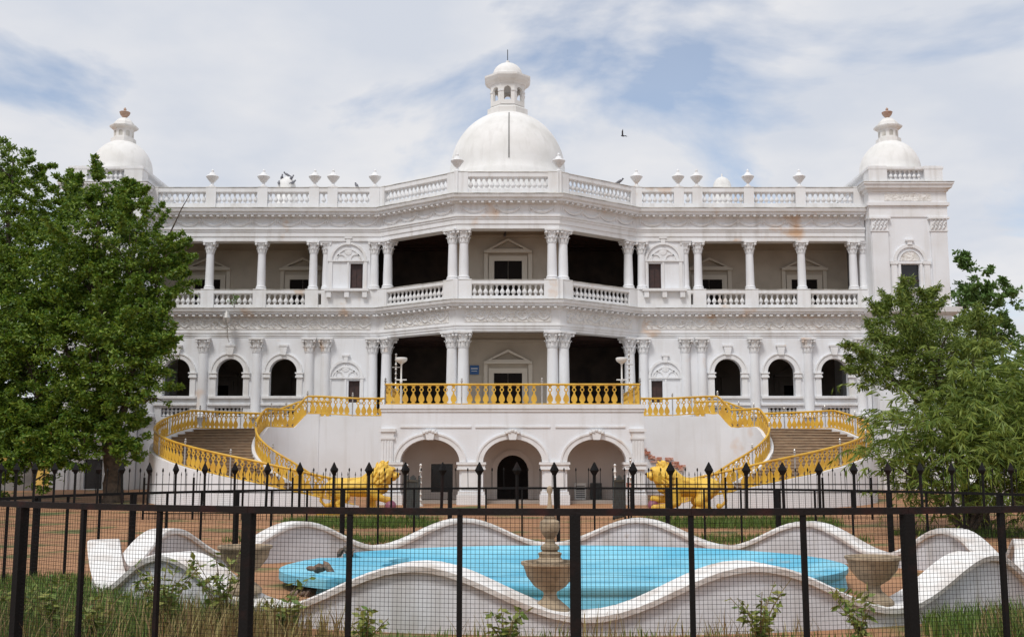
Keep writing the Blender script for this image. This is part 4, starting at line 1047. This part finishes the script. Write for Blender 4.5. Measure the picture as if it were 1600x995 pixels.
tree('broadleaf_tree', 'big dense green tree with a thick dark trunk before the palace tower', (-18.95, 53.5, gz - .1),
     [([(-18.95, 53.5, gz - .1), (-19.1, 53.5, 2.6), (-19.4, 53.5, 5), (-20, 53.6, 9), (-20.6, 54, 15)], .52, .07),
      ([(-19.1, 53.5, 2.8), (-18.3, 53, 6), (-17.8, 52.8, 11)], .26, .05), ([(-19.2, 53.5, 3.6), (-21.2, 53.6, 6.5), (-22.8, 54, 11)], .26, .05),
      ([(-19.7, 53.5, 8), (-17, 52.6, 12.5), (-15.4, 52.2, 15.6)], .09, .015)],
     LT + [(-22.6, 52.6, 3.6, 1.7), (-24.5, 53, 8.6, 2.0), (-24.6, 53, 3.6, 1.5), (-17.0, 52, 7.6, 1.2), (-19.9, 52, 3.5, 1.1), (-18.0, 52.2, 3.7, .9), (-23.2, 52.5, 2.9, 1.3), (-21.3, 52.2, 3.0, 1.0), (-25.2, 52.6, 2.8, 1.3), (-24.8, 53, 4.4, 1.8), (-26.4, 53, 3.0, 1.6), (-26.6, 53, 5.4, 1.8), (-20.4, 52.0, 2.4, .9), (-17.8, 52.2, 2.7, .7), (-22.2, 52, 2.0, 1.0), (-24, 52, 1.7, 1.0)], 1650, 60, .20, 'leaf_neem', 21, .5, sprigs=6.5)
tree('broadleaf_tree', 'taller darker tree rising behind the big dense one at the palace\'s shaded end', (-26.8, 57, g(57) - .1),
     [([(-26.8, 57, g(57) - .1), (-26.6, 57, 6), (-26.5, 57, 12), (-26.5, 57, 18.5)], .42, .05)],
     [(-26.5, 57, 18.2, 1.5), (-26.6, 57, 15.8, 2.0), (-25.8, 57, 12.7, 2.3), (-26.8, 57, 9.2, 2.6), (-27.5, 57, 5.6, 2.4), (-28.5, 57, 12, 3)], 520, 60, .2, 'leaf_neem', 22, .4, sprigs=5.0)
tree('broadleaf_tree', 'feathery round crowned tree with two slim trunks beside the fountain', (16.2, 38.2, -.1),
     [([(16.2, 38.2, -.1), (16.1, 38.2, 2), (15.6, 38.3, 4.2), (14.9, 38.6, 7.2)], .24, .04), ([(16.75, 38.3, -.1), (16.7, 38.3, 2.4), (17, 39, 6.5)], .18, .04),
      ([(15.8, 38.2, 3.2), (14.2, 38, 4.9), (12.9, 38, 5.8)], .11, .025)],
     [(14.7, 39, 7.0, 1.45), (13.5, 38, 6.0, 1.1), (15.2, 38, 6.0, 1.5), (12.75, 38, 5.5, .62), (16.9, 39.6, 6.7, 1.1), (15.25, 39, 8.0, .55), (14.1, 39, 7.7, .5), (16.0, 38.5, 4.8, 1.1)],
     330, 50, .18, 'leaf_willow', 23, .2, narrow=.26, droop=.5, sprigs=9)
def willow(name, lab, base, blobs, seed, strands, group=None):
    rng = random.Random(seed); t_ = thing(name, lab, 'tree', base, 0, group); B_ = Vector(base); tk = MB()
    vs = []; fs = []
    for (x, y, z, r) in blobs:
        tk.tube([B_, B_.lerp(Vector((x, y, z)), .5) + Vector((0, 0, .3)), Vector((x, y, z))], [.09, .05, .02], 6)
        for _ in range(int(strands * r * r)):
            d = Vector((rng.gauss(0, .62), rng.gauss(0, .62), rng.gauss(0, .55))) * r
            p = Vector((x, y, z)) + d; h = Vector((d.x, d.y, 0)) * .35 + Vector((rng.gauss(0, .15), rng.gauss(0, .15), rng.uniform(.2, 1.0)))
            dr_ = rng.uniform(.06, .16)
            for k_ in range(rng.randint(6, 15)):
                p = p + h * .11; h.z -= dr_
                for q in range(2):
                    L = rng.uniform(.2, .42); ax = (h.normalized() * .6 + Vector((rng.gauss(0, .6), rng.gauss(0, .6), -.55))).normalized()
                    sd_ = ax.cross(Vector((rng.gauss(0, 1), rng.gauss(0, 1), .4))).normalized() * L * .075
                    o = len(vs); vs += [p, p + ax * L * .45 + sd_, p + ax * L, p + ax * L * .45 - sd_]; fs += [(o, o + 1, o + 2), (o, o + 2, o + 3)]
    part(tk, 'trunk', 'bark', t_, base, True)
    me = bpy.data.meshes.new('crown'); me.from_pydata([tuple(v_ - B_) for v_ in vs], [], fs); me.materials.append(MATS['leaf_willow']); inst('crown', me, t_)
willow('willow_shrub', 'drooping narrow leaved willow like tree hanging over the low fence', (15.3, 36.3, 0),
       [(15.6, 37, 4.5, 1.4), (16.9, 37, 4.5, 1.3), (13.7, 36, 3.3, 1.1), (15.1, 36, 2.9, 1.5), (16.5, 36, 2.9, 1.4), (12.9, 36, 2.4, .6), (18.2, 37, 4.0, 1.4), (18, 36.4, 2.2, 1.2), (14.3, 36.2, 1.6, 1.0), (17, 35.8, 1.7, 1.0)], 31, 95)
tree('background_tree', 'pale airy tree standing past the palace tower with sky showing through', (31.5, 72, .8),
     [([(31.5, 72, .8), (31.5, 72, 7), (31.6, 72, 15)], .28, .04), ([(31.5, 72, 8), (33.2, 72, 12)], .1, .02), ([(31.5, 72, 9), (30, 72, 14)], .1, .02)],
     [(31.7, 72, 14.3, 1.6), (32.3, 72, 11.8, 2.0), (30.6, 72, 13.0, 1.5), (33.8, 72, 13.6, .9), (33.6, 72, 10.4, 1.4), (30.3, 72, 16.3, .5), (31, 72, 9.5, 2)], 170, 30, .30, 'leaf_far', 24, .3, sprigs=3)
for (x, y, r, h, l, sd_) in ((28, 60, 2.2, 7.4, 'dark bushy tree filling the gap past the tower, behind the willow', 25), (25.4, 52, 2.3, 5.2, 'low dark bushy tree just behind the drooping willow', 26), (32.5, 62, 2.8, 6.2, 'broad dark tree farthest out past the palace tower', 27)):
    tree('bushy_tree', l, (x, y, g(y) - .1), [([(x, y, g(y) - .1), (x, y, h * .5), (x, y, h)], .2, .04)],
         [(x, y, h - .6, r * .7), (x - r * .5, y, h * .62, r * .75), (x + r * .6, y, h * .6, r * .8), (x, y, h * .38, r)], 190, 56, .26, 'leaf_deep', sd_, .2, sprigs=2)

# small weeds by the fountain
def weed(x, y, h, n, lab, seed, m='leaf_weed'):
    rng = random.Random(seed); t_ = thing('weed', lab, 'plant', (x, y, 0), 0, 'tall weeds inside the spear fence')
    st = MB(); vs = []; fs = []
    for i in range(n):
        a = rng.uniform(0, 2 * pi); lean = rng.uniform(.12, .62); hh = h * rng.uniform(.6, 1.1)
        pts = [Vector((cos(a) * lean * hh * q * q, sin(a) * lean * hh * q * q, hh * q)) for q in [j / 6 for j in range(7)]]
        st.tube(pts, [.010 - .001 * j for j in range(7)], 4)
        for q in range(20):
            f_ = rng.uniform(.12, 1) ** .8; p = Vector((cos(a) * lean * hh * f_ * f_, sin(a) * lean * hh * f_ * f_, hh * f_))
            ax = Vector((rng.gauss(0, 1), rng.gauss(0, 1), rng.gauss(-.25, .5))).normalized(); L = rng.uniform(.07, .17)
            sd_ = ax.cross(Vector((rng.gauss(0, 1), rng.gauss(0, 1), 1))).normalized() * L * .22
            o = len(vs); vs += [p, p + ax * L * .5 + sd_, p + ax * L, p + ax * L * .5 - sd_]; fs += [(o, o + 1, o + 2), (o, o + 2, o + 3)]
    st.build('stem', 'dry_grass', t_)
    me = bpy.data.meshes.new('leaves'); me.from_pydata([tuple(v_) for v_ in vs], [], fs); me.materials.append(MATS[m]); inst('leaves', me, t_)
weed(-3.35, 14.5, 1.35, 13, 'tall yellowing weed before the half hidden urn', 41)
weed(-4.0, 14.1, 1.0, 11, 'bushy yellow green weed leaning at the foot of the wavy wall', 42)
weed(3.4, 13.6, .95, 11, 'leafy green weed growing against the smooth crest of the wavy wall', 43)
weed(4.75, 14.0, .75, 9, 'low leafy weed below the squat bare urn', 44)
weed(7.4, 14.8, .6, 9, 'small weed tuft by the wavy wall near the willow', 45)
weed(-1.4, 13.8, .6, 9, 'reddish stemmed weed under the first smooth crest beside the broken basin', 47)
weed(.3, 13.6, .55, 9, 'sparse small weed beneath the tiered stone urn', 46)
for i_, (x_, y_, h_) in enumerate(((-4.7, 13.6, .8), (-5.6, 14.6, .9), (-2.5, 14.2, .8), (-6.3, 15.3, .7), (-4.4, 15.2, 1.1), (8.3, 14.2, .7))):
    weed(x_, y_, h_, 9, 'scruffy green weed rising from the tall grass before the fountain', 60 + i_)
# ledge shrub on the left wing
rng = random.Random(9)
t_ = thing('ledge_shrub', 'tiny green shrub sprouting from the wing ledge above the wall lamp', 'plant', (-16.5, 65.45, 11.85))
vs, fs = leaf_cloud([(Vector((0, -.2, .35)), .5), (Vector((.15, -.25, .6)), .35)], 40, .16, rng, .6)
me = bpy.data.meshes.new('leaves'); me.from_pydata([tuple(v_) for v_ in vs], [], fs); me.materials.append(MATS['leaf_far']); inst('leaves', me, t_)
MB().tube([(0, 0, -.02), (.02, -.15, .3), (.1, -.22, .6)], [.03, .02, .01], 5).build('stem', 'bark', t_)

# grass (uncountable)
def grass(name, spots, m, seed, lab, hmul=1.0):
    rng = random.Random(seed); vs = []; fs = []
    for (cx_, cy_, rx, ry, n, h) in spots:
        for _ in range(n):
            r_ = math.sqrt(rng.random()); a = rng.uniform(0, 2 * pi); x, y = cx_ + rx * r_ * cos(a), cy_ + ry * r_ * sin(a)
            if ((x - FX) / (FA + .1)) ** 2 + ((y - FY) / (FB + .1)) ** 2 < 1: continue
            if abs(math.hypot(x - RCX, y - RCY) - RR) < .02: continue
            hh = h * rng.uniform(.4, 1.2); an = rng.uniform(0, 2 * pi); w_ = .008 + .004 * rng.random()
            dx, dy = cos(an), sin(an); b = rng.uniform(.1, .6) * hh; z = g(y)
            o = len(vs); vs += [(x - dy * w_, y + dx * w_, z), (x + dy * w_, y - dx * w_, z), (x + dx * b * .4 + dy * w_ * .7, y + dy * b * .4 - dx * w_ * .7, z + hh * .6), (x + dx * b * .4 - dy * w_ * .7, y + dy * b * .4 + dx * w_ * .7, z + hh * .6), (x + dx * b, y + dy * b, z + hh)]
            fs += [(o, o + 1, o + 2, o + 3), (o + 3, o + 2, o + 4)]
    me = bpy.data.meshes.new(name); me.from_pydata(vs, [], fs); me.materials.append(MATS[m])
    o = inst(name, me); tag(o, lab, 'grass'); struct(o, 'stuff')
grass('grass', [(-6.2, 15.6, 3.4, 3.0, 17000, .40), (-9, 19.5, 2.5, 3.5, 6000, .2), (1, 13.6, 7, 1.7, 2600, .16), (8.6, 15.0, 2.6, 2.0, 8000, .34), (-8.5, 15, 3, 2.5, 10000, .42), (-5.2, 41.2, 3.0, 1.6, 3500, .35), (8.8, 41.2, 4, 1.6, 4500, .35), (-4.5, 34, 4, 1.5, 2500, .25), (7, 34, 4.5, 1.5, 2500, .25), (14, 24, 2, 5, 3000, .25), (16, 37, 3, 1.5, 2500, .3)], 'grass', 51, 'short green grass around the fountain and along the fences')
grass('dry_grass', [(-5.4, 14, 3.2, 2.0, 1500, .6), (-2.8, 14.0, 1.2, .9, 700, .55), (8.5, 14.6, 2, 1.2, 700, .5), (1.8, 13.4, 2.2, 1.0, 260, .5), (5, 14, 3, 1.0, 160, .4), (-3.4, 14.2, .9, .8, 420, .6)], 'dry_grass', 52, 'dry straw coloured grass stalks between the spear fence and the fountain')

# ------------------------------------------------------------------ things at the frame's edges
yh = thing('yellow_house', 'low yellow house glimpsed past the big tree\'s trunk', 'house', (-36, 80, .9))
MB().box(-6, 6, 0, 8, -.2, 4.2).build('wall', 'yellow_wall', yh)
MB().prism([[(-6.6, 4.15), (6.6, 4.15), (0, 6.3)]], lambda a, b: (a, -.5, b), lambda a, b: (a, 8.5, b)).build('roof', 'terracotta', yh)
for x in (-3.5, 0.2, 3.6):
    wn2 = MB().box(x - .55, x + .55, -.06, .02, 1.2, 2.7).build('window', 'white_metal', yh); MB().box(x - .45, x + .45, -.075, -.05, 1.3, 2.6).build('pane', 'dark_glass', wn2)
rw = MB().prism([[(-31, .5), (-27.4, .5), (-27.4, 2.6), (-28.2, 2.6), (-31, 1.1)]], lambda a, b: (a, 63.6, b), lambda a, b: (a, 64.2, b)).build('sloping_wall', 'grey_wall')
tag(rw, 'grey sloping wall running out beside the tower base', 'wall')
pv = thing('white_shed', 'low white gabled shed behind the willow', 'shed', (22.6, 48, g(48)))
MB().box(-2.2, 2.2, 0, 3, -.2, 1.1).build('wall', 'plaster', pv)
MB().prism([[(-2.5, 1.08), (2.5, 1.08), (0, 1.75)]], lambda a, b: (a, -.2, b), lambda a, b: (a, 3.2, b)).build('roof', 'coping', pv)
MB().box(-.5, .5, -.03, .01, -.1, .95).build('door', 'dark_wood', pv)

# ------------------------------------------------------------------ birds
def pigeon_mesh():
    mb = MB().lathe([(.005, -.17), (.045, -.12), (.075, -.02), (.07, .06), (.035, .13), (.01, .15)], 8)
    mb.v = [(z_, y_, x_ * 1.0 + z_ * .45 + .13) for x_, y_, z_ in mb.v]
    mb.lathe([(.005, -.045), (.04, -.02), (.045, .01), (.01, .045)], 8, (.15, 0, .25))
    mb.tube([(.18, 0, .25), (.22, 0, .235)], [.015, .004], 4); mb.tube([(-.12, 0, .07), (-.28, 0, .0)], [.035, .02], 4)
    for q in (-1, 1): mb.tube([(0, q * .03, .1), (.01, q * .03, 0)], .008, 4)
    return mb.mesh('pigeon', 'pigeon', True)
pm = pigeon_mesh()
spots = [(-14.9, 72, 21.73, 'crown'), (-15.2, 71.75, 21.45, 'a'), (-14.55, 71.7, 21.4, 'b'), (-15.35, 71.55, 21.05, 'c'), (-14.4, 71.6, 21.1, 'd')]
for i, (x, y, z, _) in enumerate(spots):
    tag(inst('pigeon', pm, None, (x, y, z), rng.uniform(0, 6), (1.3, 1.3, 1.3)), 'dark pigeon perched on the small roof dome', 'bird', 'pigeons on the small roof dome')
for (x, y, z, l) in ((-9.3, YW + .1, 19.44, 'dark pigeon sitting on the wing parapet between two urns'), (7.0, 65.2, 19.44, 'dark pigeon sitting where the bay parapet meets the wing'), (BX - .2, 65.1, 16.08, 'dark pigeon perched on the upper door pediment')):
    tag(inst('pigeon', pm, None, (x, y, z), rng.uniform(0, 6), (1.4, 1.4, 1.4)), l, 'bird', 'pigeons on the palace')
fbird = MB().lathe([(.005, -.2), (.05, -.12), (.07, 0), (.04, .13), (.005, .2)], 8); fbird.v = [(z_, y_, x_) for x_, y_, z_ in fbird.v]
for q in (-1, 1): fbird.add([(.08, q * .04, .02), (-.06, q * .04, .02), (-.1, q * .3, .2), (.06, q * .28, .22), (-.16, q * .52, .3), (.08, q * .04, .0), (-.06, q * .04, .0), (-.1, q * .3, .185), (.06, q * .28, .205)], [(0, 1, 2, 3), (3, 2, 4), (5, 8, 7, 6), (8, 4, 7), (0, 3, 8, 5), (1, 6, 7, 2)])
fbird.add([(-.15, -.03, 0), (-.15, .03, 0), (-.36, .09, .01), (-.36, -.09, .01), (-.25, 0, -.02)], [(0, 1, 2, 3), (0, 4, 1), (1, 4, 2), (2, 4, 3), (3, 4, 0)])
fb_ = fbird.build('flying_bird', 'bird', None, (6.7, 60, 20.9), 2.4); fb_.rotation_euler = (.4, -.3, 2.4); fb_.scale = (.75, .75, .75)
tag(fb_, 'dark bird in flight against the clouds beside the dome', 'bird')
